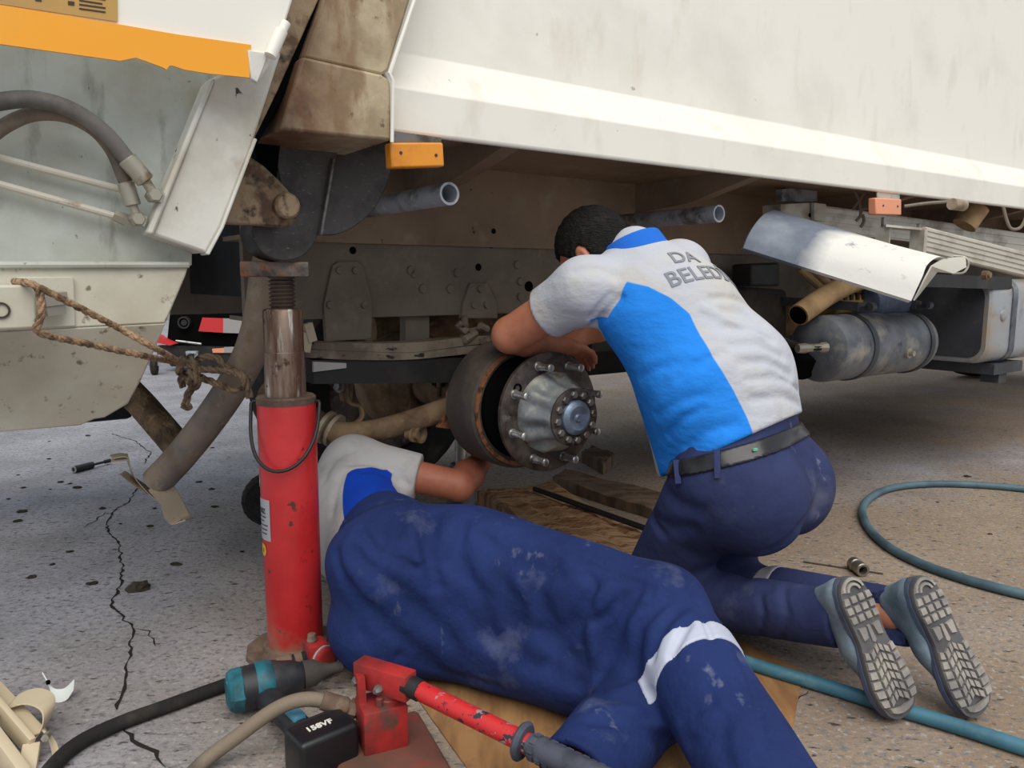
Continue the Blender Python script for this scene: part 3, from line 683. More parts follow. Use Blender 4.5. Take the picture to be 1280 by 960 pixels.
for k in range(8):
    a = 2 * math.pi * (k + .42) / 8; p = hubc + Vector((math.cos(a) * .137, 0, math.sin(a) * .137))
    m = MB(); m.lathe(p, (0, -1, 0), [(0, .013), (.004, .013), (.004, .0105), (.022, .0105), (.024, .0092), (.048, .0092), (.049, .0105), (.058, .0105), (.06, .008), (.06, .001)], 14); part(m, 'wheel_stud', 'bright_steel', fl, ang=50)
p = hubc + Vector((math.cos(2.55) * .135, 0, math.sin(2.55) * .135)); m = MB(); m.hollow(p, p + Vector((0, -.003, 0)), .013, .008); part(m, 'threaded_hole', 'matt_black', fl)
# ---- mudguard tubes
for x, y in ((562, 242), (899, 267)):
    e = L(x, y, -.0); m = MB(); m.hollow(e, e + Vector((0, .47, 0)), .0275, .0215, 28); part(m, 'mudguard_tube', 'galvanised')
# ---- bracket above the torn mudguard
plate('side_bracket', [(978, 236), (1021, 232), (1022, 252), (978, 252)], .2, .03, 'galvanised')
plate('side_bracket', [(976, 255), (1018, 253), (1018, 276), (976, 274)], .12, .08, 'light_bracket')
plate('bracket_end', [(1018, 253), (1033, 255), (1032, 277), (1018, 275)], .10, .015, 'light_bracket')
m = MB(); q = L(1012, 269, .12); m.cyl(q, q + Vector((0, -.002, 0)), .008); part(m, 'bolt_hole', 'matt_black')
# ---- loose mudguard: S-section sheet hanging askew
def T(px, py, Y): return W2T(at(px, py, Y))
pa = [T(968, 262, 2.62), T(955, 268, 2.54), T(944, 280, 2.48), T(935, 295, 2.45), T(929, 310, 2.44)]
pb = [T(1196, 321, 2.42), T(1176, 321, 2.34), T(1160, 330, 2.28), T(1152, 348, 2.25), T(1139, 376, 2.24)]
pb[0] = T(1199, 330, 2.44)
m = MB(); n = 14
A_, B_ = crom(pa, 5), crom(pb, 5)
rows = [[a.lerp(b, i / n)  for a, b in zip(A_, B_)] for i in range(n + 1)]
off = Vector((.004, .010, -.006))
gf = [[m.bm.verts.new(p) for p in r] for r in rows]; gb = [[m.bm.verts.new(p + off) for p in r] for r in rows]
for i in range(n):
    for k in range(len(A_) - 1):
        m.face([gf[i][k], gf[i + 1][k], gf[i + 1][k + 1], gf[i][k + 1]]); m.face([gb[i][k], gb[i][k + 1], gb[i + 1][k + 1], gb[i + 1][k]])
    for k in (0, len(A_) - 1): m.face([gf[i][k], gb[i][k], gb[i + 1][k], gf[i + 1][k]])
for i in (0, n):
    for k in range(len(A_) - 1): m.face([gf[i][k], gf[i][k + 1], gb[i][k + 1], gb[i][k]])
part(m, 'mudguard', 'mudguard_plastic', ang=60)
m = MB(); m.sheet([T(1199, 322, 2.44), T(1180, 324, 2.36), T(1165, 333, 2.30), T(1156, 350, 2.27), T(1143, 376, 2.26)], [T(1207, 322, 2.5), T(1208, 334, 2.42), T(1192, 342, 2.36), T(1172, 340, 2.34), T(1150, 368, 2.31)], (0, .004, .002)); part(m, 'mudguard_flange', 'light_bracket')
m = MB(); m.tube([T(1192, 320, 2.52), T(1207, 322, 2.5), T(1210, 332, 2.5), T(1204, 341, 2.5), T(1190, 342, 2.52)], .006, 8, sm=4, flat=.6); part(m, 'hook_bracket', 'light_bracket')
# ---- ribbed aluminium side guard rails
def railbar(A, B, hgt, thick, ribs, name='side_guard_rail'):
    m = MB(); A, B = Vector(A), Vector(B); d = (B - A).normalized(); upv = Vector((0, 0, 1)); upv = (upv - d * upv.dot(d)).normalized(); s = d.cross(upv)
    m.bar(A, B, thick, hgt, up=upv, bev=.002); r = part(m, name, 'aluminium')
    for k in range(ribs):
        o = upv * (hgt * (-.5 + (k + .5) / ribs)) + s * (thick / 2 + .002); m = MB(); m.bar(A + o, B + o, .005, hgt / ribs * .5, up=upv); part(m, 'rail_rib', 'aluminium', r)
        o = upv * (hgt * (-.5 + (k + .5) / ribs)) - s * (thick / 2 + .002); m = MB(); m.bar(A + o, B + o, .005, hgt / ribs * .5, up=upv); part(m, 'rail_rib', 'aluminium', r)
    return r
railbar(T(1150, 299, 2.75), T(1500, 386, 3.1), .085, .03, 5)
railbar(T(1010, 272, 3.0), T(1500, 332, 5.1), .10, .03, 3)
m = MB(); A = T(1104, 290, 2.74); B = T(1148, 298, 2.72)
m.bar(A + Vector((0, 0, .02)), B + Vector((0, 0, .03)), .06, .008); m.bar(A + Vector((0, 0, -.05)), A + Vector((0, 0, .02)), .05, .008, up=(1, 0, 0)); m.bar(B + Vector((0, 0, -.06)), B + Vector((0, 0, .03)), .05, .02, up=(1, 0, 0))
cl = part(m, 'rail_clamp', 'aluminium')
for p in (A, B): m = MB(); m.cyl(p + Vector((0, 0, .02)), p + Vector((0, 0, .05)), .010, n=6); part(m, 'clamp_bolt', 'bolt_steel', cl)
# ---- air tank
za = .632; c0 = Vector((1.44, .12, za)); R_ = .132
m = MB(); m.lathe(c0, (1, 0, 0), [(-.05, .001), (-.05, .05), (-.04, .09), (-.015, R_ * .96), (0, R_), (.66, R_), (.675, R_ * .96), (.70, .09), (.71, .05), (.71, .001)], 40); tk = part(m, 'air_tank', 'tank_grey')
for uu in (.16, .60):
    m = MB(); m.hollow(c0 + Vector((uu, 0, 0)), c0 + Vector((uu + .03, 0, 0)), R_ + .006, R_ - .004, 40); part(m, 'tank_strap', 'tank_dark', tk)
    m = MB(); m.bar(c0 + Vector((uu + .015, -.06, R_ + .03)), c0 + Vector((uu + .015, .4, R_ + .05)), .05, .035); m.cyl(c0 + Vector((uu, -.10, R_ + .03)), c0 + Vector((uu + .03, -.10, R_ + .03)), .018); m.bar(c0 + Vector((uu + .015, -.10, R_ + .03)), c0 + Vector((uu + .015, -.03, R_ + .01)), .03, .02); part(m, 'tank_hanger', 'tank_dark', tk)
m = MB(); q = c0 + Vector((.42, -R_ * .96, -.03)); m.lathe(q, (0, -1, 0), [(0, .022), (.012, .022), (.012, .012), (.03, .012)], 10); part(m, 'drain_valve', 'fitting', tk)
m = MB(); q = [T(900, 376, 2.9), T(930, 394, 2.85), T(962, 416, 2.8), T(990, 430, 2.74), T(1012, 435, 2.72), T(1034, 434, 2.74)]; m.tube(q, .012, 10, sm=5); part(m, 'air_hose', 'rubber')
m = MB(); m.lathe(q[4], q[5] - q[4], [(-.05, .016), (-.02, .018), (0, .014), (.04, .014), (.05, .018), (.07, .018)], 8); part(m, 'hose_union', 'fitting')
# ---- exhaust and filter behind the air tank
m = MB(); q = [T(998, 394, 2.95), T(1015, 382, 3.0), T(1040, 366, 3.1), T(1075, 350, 3.2), T(1130, 340, 3.3)]; m.tube(q, .042, 18, sm=5); ex = part(m, 'exhaust_pipe', 'exhaust_tan')
m = MB(); d = (q[0] - q[1]).normalized(); m.cyl(q[0] + d * .002, q[0] + d * .003, .036); part(m, 'pipe_mouth', 'matt_black', ex)
m = MB(); c = T(1050, 376, 3.3); m.lathe(c, (1, 0, 0), [(-.12, .05), (-.1, .065), (.1, .065), (.12, .05)], 20); fy = part(m, 'filter_bowl', 'filter_yellow')
for k in range(4): m = MB(); m.box(c + Vector((-.07 + .045 * k, -.06, .02)), (.02, .02, .03)); part(m, 'filter_slot', 'print_dark', fy)
m = MB(); c = T(1108, 376, 3.35); m.lathe(c, (1, 0, 0), [(-.14, .05), (-.12, .07), (.12, .07), (.14, .05)], 20); part(m, 'blue_canister', 'shoe_side')
for k, (a, b) in enumerate((((1000, 335), (1040, 372)), ((1010, 333), (1052, 370)))): m = MB(); m.tube([T(*a, 3.2), T(*b, 3.25)], .018, 10); part(m, 'strut_pipe', 'exhaust_tan')
m = MB(); m.prism([T(885, 355, 3.0), T(985, 362, 3.4), T(985, 462, 3.4), T(885, 470, 3.0)], (0, .3, 0)); part(m, 'valve_block', 'drum_iron', bev=.02)
m = MB(); m.prism([T(940, 330, 3.05), T(975, 328, 3.15), T(975, 358, 3.15), T(940, 358, 3.05)], (0, .1, 0)); vb = part(m, 'relay_valve', 'black_paint', bev=.01)
m = MB(); m.cyl(T(990, 440, 3.1), T(1008, 462, 3.0), .05); part(m, 'tank_foot', 'matt_black')
# ---- fuel tank
ue = 2.46; zt, zb = .905, .52
def rrect(u, w0_, w1_, z0_, z1_, r, n=6):
    out = []
    for cw, cz, a0 in ((w0_ + r, z0_ + r, 180), (w1_ - r, z0_ + r, 270), (w1_ - r, z1_ - r, 0), (w0_ + r, z1_ - r, 90)):
        for k in range(n + 1):
            a = math.radians(a0 + 90 * k / n); out.append(Vector((u, cw + r * math.cos(a), cz + r * math.sin(a))))
    return out
m = MB(); m.skin([[m.bm.verts.new(p) for p in rrect(u, -.06 + i_, .52 - i_, zb + i_, zt - i_, .07)] for u, i_ in ((ue, .012), (ue + .01, .002), (ue + .03, 0), (ue + 1.3, 0), (ue + 1.32, .012))]); ft = part(m, 'fuel_tank', 'tank_light')
m = MB(); m.skin([[m.bm.verts.new(p) for p in rrect(u, -.03, .50, zb + .025, zt - .025, .06)] for u in (ue - .003, ue + .02)]); part(m, 'tank_end', 'tank_dark', ft)
for uu in (.2, .62): m = MB(); m.skin([[m.bm.verts.new(p) for p in rrect(ue + uu + d_, -.066, .53, zb - .006, zt + .006, .074)] for d_ in (0, .05)]); part(m, 'tank_strap', 'tank_grey', ft)
m = MB(); m.lathe((ue + .12, -.058, .74), (0, -1, 0), [(0, .028), (.008, .026), (.012, .02), (.012, .001)], 16); part(m, 'boss', 'tank_light', ft)
m = MB(); m.box((ue + .25, .2, zb - .03), (.3, .5, .05)); m.box((ue + .22, -.0, zb - .07), (.08, .08, .06)); part(m, 'tank_cradle', 'tank_dark')
m = MB(); m.prism([T(1140, 342, 2.95), T(1265, 346, 3.6), T(1265, 362, 3.6), T(1140, 358, 2.95)], (0, .1, 0)); part(m, 'valve_rack', 'black_paint')
m = MB(); m.lathe(T(1229, 344, 3.3), (0, -1, 0), [(0, .02), (.02, .02), (.02, .012), (.03, .012)], 10); part(m, 'rack_union', 'axle_dirt')
# ---- cables hanging below the body
for pts in (((1068, 238), (1074, 252), (1076, 268), (1070, 276)), ((1084, 236), (1074, 250), (1066, 262)), ((1076, 262), (1090, 258), (1100, 254)), ((1078, 268), (1080, 276), (1076, 284)), ((1130, 258), (1160, 254), (1190, 252)), ((1254, 258), (1258, 274), (1264, 286), (1276, 284), (1284, 268))):
    m = MB(); m.tube([T(x, y, 2.9) for x, y in pts], .006, 8, sm=4); part(m, 'cable', 'rail_paint')
m = MB(); m.cyl(T(1205, 282, 3.4), T(1222, 258, 3.4), .05); part(m, 'body_mount', 'exhaust_tan')
m = MB(); m.cyl(T(1190, 255, 2.75), T(1204, 257, 2.78), .02); part(m, 'body_clip', 'strap_steel')
# ---- bent guard pipes at the rear, straps at the loose end
m = MB(); m.tube([W2T(at(x, y, Y)) for x, y, Y in ((345, 300, 2.05), (334, 340, 2.05), (330, 370, 2.05), (323, 410, 2.06), (310, 448, 2.07), (286, 490, 2.10), (258, 530, 2.14), (226, 570, 2.18), (196, 602, 2.2))], .044, 20, sm=5); gp = part(m, 'bent_guard_pipe', 'pipe_dusty')
m = MB(); m.tube([W2T(at(x, y, Y)) for x, y, Y in ((140, 468, 2.3), (172, 500, 2.3), (190, 520, 2.28), (226, 562, 2.22))], .042, 18, sm=3); part(m, 'muddy_brace_pipe', 'pipe_muddy')
def strip(pts, wdt, th, mt, name, parent=None, tilt=(0, 1, 0)):
    P = crom(pts, 4); m = MB(); t_ = Vector(tilt).normalized() * wdt
    m.sheet(P, [p + t_ for p in P], (0, 0, th)); return part(m, name, mt, parent)
strip([W2T(at(x, y, 2.16)) for x, y in ((141, 574), (158, 572), (163, 582), (170, 600), (188, 620), (204, 632), (208, 646), (212, 655), (226, 650))], .05, .004, 'strap_steel', 'loose_strap', gp)
m = MB(); m.sheet(crom([W2T(at(x, y, 2.15)) for x, y in ((186, 614), (200, 630), (208, 646), (214, 656), (232, 651))], 4), crom([W2T(at(x, y, 2.2)) for x, y in ((208, 596), (220, 612), (230, 630), (236, 642), (242, 648))], 4), (0, .004, .003)); part(m, 'loose_plate', 'strap_steel', gp)
m = MB(); m.sheet(crom([W2T(at(x, y, 2.16)) for x, y in ((151, 594), (166, 606), (184, 618))], 4), crom([W2T(at(x, y, 2.2)) for x, y in ((157, 590), (172, 600), (190, 612))], 4), (0, .004, .003)); part(m, 'loose_strap', 'strap_steel', gp)
m = MB(); m.sheet([W2T(at(x, y, 2.16)) for x, y in ((139, 578), (162, 576))], [W2T(at(x, y, 2.2)) for x, y in ((141, 570), (160, 568))], (0, .004, .003)); part(m, 'loose_strap', 'strap_steel', gp)
# ================================================================== bottle jack of red steel
jb = gnd(370, 812); JX, JY = jb.x, jb.y
jz = lambda py: at(362, py, JY).z
jack = empty('hydraulic_jack', (JX, JY, 0), 'tall red hydraulic jack standing upright under the truck hinge plate', 'jack')
def jp(m, name, mt, parent=None, **k): return m.build(name, mt, parent or jack, base=Vector((JX, JY, 0)), **k)
J = Vector((JX, JY, 0)); Z = Vector((0, 0, 1))
m = MB(); m.lathe(J, Z, [(0, .118), (.012, .118), (.014, .114), (.014, .07)], 12); jp(m, 'base_plate', 'base_brown', ang=20)
m = MB(); m.lathe(J, Z, [(.014, .078), (.022, .075), (.026, .068)], 36); jp(m, 'base_weld', 'base_brown')
zt1 = jz(497)
m = MB(); m.lathe(J, Z, [(.02, .0655), (zt1 - .004, .0675), (zt1, .0665), (zt1 + .004, .062), (zt1 + .002, .05)], 48); body = jp(m, 'cylinder', 'jack_red')
m = MB(); m.lathe(J, Z, [(zt1 - .012, .0682), (zt1 + .002, .0682), (zt1 + .006, .064), (zt1 + .006, .048)], 48); jp(m, 'top_ring', 'base_brown', body)
zt2 = jz(386)
m = MB(); m.lathe(J, Z, [(zt1 - .01, .0465), (zt2 - .10, .0465), (zt2 - .098, .045), (zt2 - .006, .045), (zt2, .041), (zt2, .02)], 40); jp(m, 'ram', 'jack_ram')
zt3 = .905
pr = [(zt2 - .01, .026)]; z = zt2 - .005
while z < zt3: pr += [(z, .024), (z + .0035, .030), (z + .0055, .030), (z + .0085, .024)]; z += .009
m = MB(); m.lathe(J, Z, pr + [(zt3 + .006, .026)], 28); jp(m, 'screw_extension', 'thread_steel', ang=60)
m = MB(); m.box(J + Vector((-.012, 0, .924)), (.148, .11, .034), Matrix.Rotation(.25, 3, 'Z'), bev=.004); jp(m, 'saddle_plate', 'plate_steel')
# carrying bail
hz = zt1 - .012; ring = []
for k in range(25):
    a = math.pi * k / 24; ring.append(J + Vector((-.080 * math.cos(a), -.078 * math.sin(a) * .98 - .008, hz - .145 * math.sin(a) ** .7)))
m = MB(); m.tube([J + Vector((-.062, 0, hz + .004)), J + Vector((-.078, -.004, hz + .004))] + ring + [J + Vector((.078, -.004, hz + .004)), J + Vector((.062, 0, hz + .004))], .0042, 10); jp(m, 'carrying_bail', 'worn_black', ang=60)
# labels wrapped round the cylinder
def wrapf(a0, z0, r=.0673):                                      # arc length -> angle, z up
    return lambda x, y, z: Vector((math.sin(a0 + x / r) * (r + z), -math.cos(a0 + x / r) * (r + z), z0 + y))
def wrap_patch(name, a0, z0, outline, mt, lift=.0006, r=.0670):
    m = MB(); f = wrapf(a0, z0, r)
    xs = [p[0] for p in outline]; n = 10
    x0, x1 = min(xs), max(xs)
    def yr(x):
        ys = []
        for (ax, ay), (bx, by) in zip(outline, outline[1:] + outline[:1]):
            if (ax - x) * (bx - x) <= 0 and ax != bx: ys.append(ay + (by - ay) * (x - ax) / (bx - ax))
        return (min(ys), max(ys)) if ys else (0, 0)
    cols = []
    for k in range(n + 1):
        x = x0 + (x1 - x0) * (k + (1e-4 if k == 0 else -1e-4 if k == n else 0)) / n; y0, y1 = yr(x); cols.append((m.bm.verts.new(f(x, y0, lift)), m.bm.verts.new(f(x, y1, lift))))
    for c0, c1 in zip(cols, cols[1:]): m.face([c0[0], c1[0], c1[1], c0[1]])
    return m.build(name, mt, body)
zl0, zl1 = jz(667), jz(617)
al = -math.radians(63)
pl = wrap_patch('maker_plate', al, 0, [(-.042, zl0), (.042, zl0), (.042, zl1), (-.042, zl1)], 'label_silver')
letters('YILDIZ', .0165, wrapf(al - .33, zl1 - .034, .068), 'ink', pl, bold=.0006)
for k, (dx, ln) in enumerate(((-.006, .034), (.0, .020), (-.002, .036), (.002, .030), (.004, .026))):   # small print, unreadable in the photograph
    z1_ = zl1 - .044 - .010 * k; wrap_patch('print_line', al + dx / .067, 0, [(0, z1_), (ln, z1_), (ln, z1_ + .003), (0, z1_ + .003)], 'ink', .0011)
circ = lambda r, n=20, ry=None: [(r * math.cos(2 * math.pi * k / n), (ry or r) * math.sin(2 * math.pi * k / n)) for k in range(n)]
gs = wrap_patch('round_sticker', -math.radians(76), jz(597), circ(.019), 'label_green')
for k in range(3): wrap_patch('print_mark', -math.radians(76) + .02, 0, [(0, jz(597) + .006 - .007 * k), (.010, jz(597) + .006 - .007 * k), (.010, jz(597) + .010 - .007 * k), (0, jz(597) + .010 - .007 * k)], 'green_ink', .0011)
ys = wrap_patch('round_sticker', -math.radians(56), jz(680), circ(.0155), 'label_yellow')
wrap_patch('print_mark', -math.radians(56), 0, [(0, jz(680) - .005), (.005, jz(680) - .005), (.005, jz(680) + .005), (0, jz(680) + .005)], 'ink', .0011)
# valve block
vb0 = gnd(398, 838, .02); vb0 = Vector((vb0.x, vb0.y, 0)) ; 
vb0 = at(395, 820, JY - .13); RZ = Matrix.Rotation(.6, 3, 'Z')
m = MB(); m.box((vb0.x, vb0.y, .055), (.046, .05, .06), RZ, bev=.003); vlv = jp(m, 'valve_block', 'pump_red')
m = MB(); m.lathe((vb0.x - .008, vb0.y, .085), Z, [(0, .011), (.004, .012), (.008, .010), (.018, .009), (.018, .005)], 14); jp(m, 'bleed_screw', 'base_brown', vlv)
m = MB(); q = Vector((vb0.x + .022, vb0.y - .014, .048)); m.lathe(q, RZ @ Vector((.3, -1, 0)), [(-.01, .032), (.008, .032), (.012, .026), (.012, .02)], 20); jp(m, 'valve_knob', 'pump_red', vlv)
m = MB(); m.lathe(q, RZ @ Vector((.3, -1, 0)), [(.0, .0345), (.004, .0345), (.004, .03)], 20); jp(m, 'knob_edge', 'label_silver', vlv)
m = MB(); m.bar((vb0.x, vb0.y + .05, .04), (vb0.x, vb0.y, .04), .03, .03); jp(m, 'port', 'base_brown', vlv)

# ================================================================== hose to the jack
hs = [Vector((vb0.x - .02, vb0.y - .006, .05)), at(352, 834, vb0.y - .03), gnd(310, 846, .02), gnd(260, 864, .0155), gnd(205, 884, .0155), gnd(150, 904, .0155), gnd(100, 928, .0155), gnd(66, 958, .0155), gnd(40, 1000, .0155), gnd(20, 1060, .0155)]
hs[1].z = .045
m = MB(); m.tube(hs, .0145, 16, sm=8); o = m.build('pressure_hose', 'worn_black', base=Vector((hs[4].x, hs[4].y, 0))); o.data.materials.clear(); o.data.materials.append(MATS['rubber'])
tag(o, 'black rubber hose curving over the floor from the foot of the red jack', 'hose')
m = MB(); d = hs[1] - hs[0]; m.lathe(hs[0] + d * .1, d, [(0, .012), (.008, .017), (.02, .017), (.024, .014), (.03, .019), (.06, .018), (.062, .015)], 14); m.build('hose_fitting', 'base_brown', o).data.transform(Matrix.Translation(-o.location))

# ================================================================== hand pump
pb = gnd(478, 945); PB = Vector((pb.x, pb.y, 0))
pump = empty('hand_pump', PB, 'red hydraulic hand pump with long chipped handle and black grip', 'pump')
def pp(m, name, mt, parent=None, **k): return m.build(name, mt, parent or pump, base=PB, **k)
ya = .42; RP = Matrix.Rotation(ya, 3, 'Z'); RPx = RP @ Vector((1, 0, 0)); RPy = RP @ Vector((0, 1, 0))
def pl_(x, y, z): return PB + RPx * x + RPy * y + Vector((0, 0, z))
m = MB(); m.box(pl_(.0, -.13, .016), (.19, .42, .032), RP, bev=.010, seg=3); pp(m, 'reservoir_base', 'pump_base')
m = MB(); m.box(pl_(0, 0, .072), (.084, .075, .085), RP, bev=.004); blk = pp(m, 'pump_block', 'pump_red')
m = MB(); m.lathe(pl_(.014, -.006, .11), Z, [(0, .024), (.012, .0235), (.014, .021), (.040, .021), (.042, .015)], 24); pp(m, 'piston_sleeve', 'pump_red')
m = MB(); m.cyl(pl_(.014, -.006, .145), pl_(.014, -.006, .165), .013); pp(m, 'piston_rod', 'bright_steel')
m = MB(); m.bar(pl_(-.034, .012, .11), pl_(-.036, .012, .165), .022, .014, up=RPx); pp(m, 'pivot_link', 'pump_red')
m = MB(); m.lathe(pl_(-.008, -.02, .11), Z, [(0, .007), (.02, .007), (.022, .004)], 10); pp(m, 'valve_screw', 'pump_red')
hA = at(449, 838, PB.y + .03); hB = at(514, 858, PB.y - .03); hC = at(652, 926, PB.y - .16); hD = at(775, 984, PB.y - .28)
for q in (hA,): pass
m = MB(); dH = (hC - hB).normalized(); uH = Vector((0, 0, 1)); uH = (uH - dH * uH.dot(dH)).normalized()
s0 = hA; dS = (hB - hA).normalized()
m.bar(s0, hB, .036, .050, up=uH, bev=.003); lv = pp(m, 'lever_socket', 'pump_red')
sd = dH.cross(uH).normalized()
for t_, zz in ((.014, -.008), (.066, -.012)):
    q = s0 + dS * t_ + uH * zz; m = MB(); m.lathe(q - sd * .03, sd, [(0, .005), (.006, .0055), (.006, .009), (.012, .009), (.012, .0055), (.048, .0055), (.048, .009), (.056, .009), (.062, .005)], 6); pp(m, 'pivot_bolt', 'bolt_steel', lv)
m = MB(); m.cyl(hB - dH * .012, hB + dH * .022, .0195, n=24); pp(m, 'socket_collar', 'worn_black', lv)
m = MB(); m.cyl(hB + dH * .016, hC + dH * .02, .0175, n=24); pp(m, 'handle_tube', 'handle_red')
m = MB(); m.lathe(hC, dH, [(-.005, .016), (-.004, .030), (0, .033), (.004, .033), (.008, .029), (.009, .016)], 32); pp(m, 'grip_guard', 'grip_rubber')
m = MB(); m.cyl(hC + dH * .018, hD, .0195, n=28); grip = pp(m, 'grip', 'grip_rubber')
m = MB(); x_, y_, d_ = basis(dH); ln = (hD - hC).length - .02
for r_ in range(int(ln / .0145)):
    for k in range(9):
        a0 = 2 * math.pi * (k + .5 * (r_ % 2)) / 9; q0 = hC + dH * (.022 + r_ * .0145)
        vv = []
        for rr in (.019, .0232):
            for da, dt in ((-.28, 0), (.28, 0), (.28, .0115), (-.28, .0115)):
                s_ = .86 if rr > .02 else 1; a = a0 + da * s_
                vv.append(m.bm.verts.new(q0 + dH * (.00575 + (dt - .00575) * s_) + (x_ * math.cos(a) + y_ * math.sin(a)) * rr))
        m.face(vv[4:]); 
        for i in range(4): m.face([vv[i], vv[(i + 1) % 4], vv[4 + (i + 1) % 4], vv[4 + i]])
tag(pp(m, 'grip_pads', 'grip_rubber', grip, ang=8), kind='stuff')
# pump outlet hose
fA = at(462, 884, PB.y + .02)
h2 = [fA, at(432, 884, PB.y + .02), at(405, 876, PB.y + .015), at(375, 875, PB.y + .01), at(342, 888, PB.y + .0), at(300, 918, PB.y - .02), gnd(255, 952, .02), gnd(225, 985, .0155), gnd(195, 1030, .0155), gnd(170, 1090, .0155)]
m = MB(); m.tube(h2[1:], .0138, 16, sm=8); o = m.build('pump_hose', 'hose_brown', base=Vector((h2[6].x, h2[6].y, 0)))
tag(o, 'dusty grey hose arching from the hand pump over the cordless wrench', 'hose')
m = MB(); d = h2[2] - h2[1]; m.lathe(h2[1] - d * .6, d, [(0, .012), (.006, .020), (.018, .020), (.02, .015)], 6); m.lathe(h2[1] - d * .1, d, [(0, .016), (.004, .0185), (.05, .0175), (.052, .014)], 16); m.cyl(fA, h2[1], .012); m.build('hose_ferrule', 'base_brown', o).data.transform(Matrix.Translation(-o.location))

# ================================================================== cordless impact wrench
wr = gnd(345, 905); WR = Vector((wr.x, wr.y, 0))
wrench = empty('cordless_impact_wrench', WR, 'teal and black cordless impact wrench lying under the pump hose', 'power tool')
def wp(m, name, mt, parent=None, **k): return m.build(name, mt, parent or wrench, base=WR, **k)
a0 = at(292, 893, WR.y + .03); a0.z = .055; a1 = at(385, 852, WR.y + .10); a1.z = .055
dW = (a1 - a0); lW = dW.length; dW.normalize()
m = MB(); m.lathe(a0, dW, [(.012, .038), (.02, .045), (.05, .046), (lW * .55, .045), (lW * .62, .041), (lW * .8, .036), (lW * .92, .028), (lW, .022)], 20); wp(m, 'motor_housing', 'tool_black')
m = MB(); m.lathe(a0, dW, [(-.012, .030), (-.008, .040), (.0, .046), (.018, .047), (.024, .044)], 8); rc = wp(m, 'rear_cover', 'tool_teal', ang=20)
m = MB(); x_, y_, _ = basis(dW)
for s_ in (-1, 1): m.bar(a0 + Vector((0, 0, .018 * s_)) - dW * .012 + x_ * 0, a0 + Vector((0, 0, .018 * s_)) - dW * .0, .03, .02)
wp(m, 'cover_vent', 'tool_teal_light', rc)
m = MB(); q = a0 + dW * lW * .42
m.lathe(a0, dW, [(lW * .30, .046), (lW * .34, .0485), (lW * .50, .0475), (lW * .54, .044)], 20); wp(m, 'side_shell', 'tool_teal')
m = MB(); m.lathe(a1, dW, [(-.01, .03), (.015, .028), (.03, .018), (.05, .012), (.075, .012)], 16); wp(m, 'hammer_case', 'drum_iron')
h0 = a0 + dW * lW * .36; h0.z = .045; h1 = gnd(392, 925, .05); h1.z = .045; dh = (h1 - h0).normalized()
m = MB(); m.tube([h0, h0.lerp(h1, .35), h0.lerp(h1, .7), h1], [.027, .025], 14, sm=4, flat=.85); hd = wp(m, 'handle', 'tool_black')
m = MB(); m.bar(h0.lerp(h1, .5) + Vector((0, 0, .02)), h0.lerp(h1, .78) + Vector((0, 0, .022)), .026, .012, bev=.003); wp(m, 'handle_inlay', 'tool_teal_light', hd)
bx = h1 + dh * .035; sx = dh.cross(Z).normalized(); RB = Matrix((sx, dh, Z)).transposed()
m = MB(); m.box((bx.x, bx.y, .05), (.115, .075, .092), RB, bev=.010, seg=3); bt = wp(m, 'battery', 'battery_black')
m = MB(); m.box((bx.x - dh.x * .036, bx.y - dh.y * .036, .05), (.108, .016, .088), RB, bev=.004); wp(m, 'battery_shoe', 'tool_black')
for k in range(2): m = MB(); q = Vector((bx.x, bx.y, .097)) + dh * .03 - sx * 0; m.bar(Vector((bx.x, bx.y, .088 - .02 * k)) - sx * .0585 - dh * .02, Vector((bx.x, bx.y, .088 - .02 * k)) - sx * .0585 + dh * .02, .002, .004); wp(m, 'moulded_rib', 'tool_black', bt)
tdir = (sx * 1.0).normalized()
tq = Vector((bx.x, bx.y, .0965)) - tdir * .028 - dh * .01
if tdir.x < 0: tdir = -tdir; tq = Vector((bx.x, bx.y, .0965)) - tdir * .03
ty = Z.cross(tdir)
letters('158VF', .020, lambda x, y, z: tq + tdir * x + ty * (y - .006) + Vector((0, 0, z + .0005)) - WR, 'white_ink', bt, bold=.0006)
m = MB(); m.tube([Vector((bx.x, bx.y, .03)) - sx * .05 - dh * .03, Vector((bx.x, bx.y, .012)) - sx * .075 - dh * .045, Vector((bx.x, bx.y, .006)) - sx * .09 - dh * .1], .005, 8, sm=4); wp(m, 'wrist_strap', 'worn_black')

# ================================================================== rope
R0 = at(48, 362, 1.02); RB0 = Vector((gnd(255, 700).x, 2.0, 0))
rp = empty('tied_rope', Vector((at(240, 470, 1.9).x, 1.9, 0)), 'frayed tan rope tying the bent pipe to the square bar stub', 'rope')
RL = rp.location.copy()
def twist(pts, r, name, mt='rope', sm=6):
    P = crom(pts, sm); m = MB(); x = None; strands = [[], [], []]; ph = 0; prevp = P[0]
    dense = []
    for a, b in zip(P, P[1:]):
        n = max(1, int((b - a).length / .006))
        for k in range(n): dense.append(a.lerp(b, k / n))
    dense.append(P[-1])
    for i, p in enumerate(dense):
        d = (dense[min(i + 1, len(dense) - 1)] - dense[max(i - 1, 0)]).normalized()
        if x is None: x = basis(d)[0]
        x = (x - d * x.dot(d)).normalized(); y = d.cross(x); ph += (p - prevp).length / r * .75; prevp = p
        for k in range(3):
            a = ph + 2 * math.pi * k / 3; strands[k].append(p + (x * math.cos(a) + y * math.sin(a)) * r * .5)
    for s_ in strands: m.tube(s_, r * .56, 6)
    return m.build(name, mt, rp, base=RL, ang=80)
W = lambda *pp: [at(x, y, Y) for x, y, Y in pp]
LT = lambda px, py, w: TO + UX * L(px, py, w).x + IN * w + Vector((0, 0, L(px, py, w).z))
stubw = LT(44, 358, -.31); sy = stubw.y
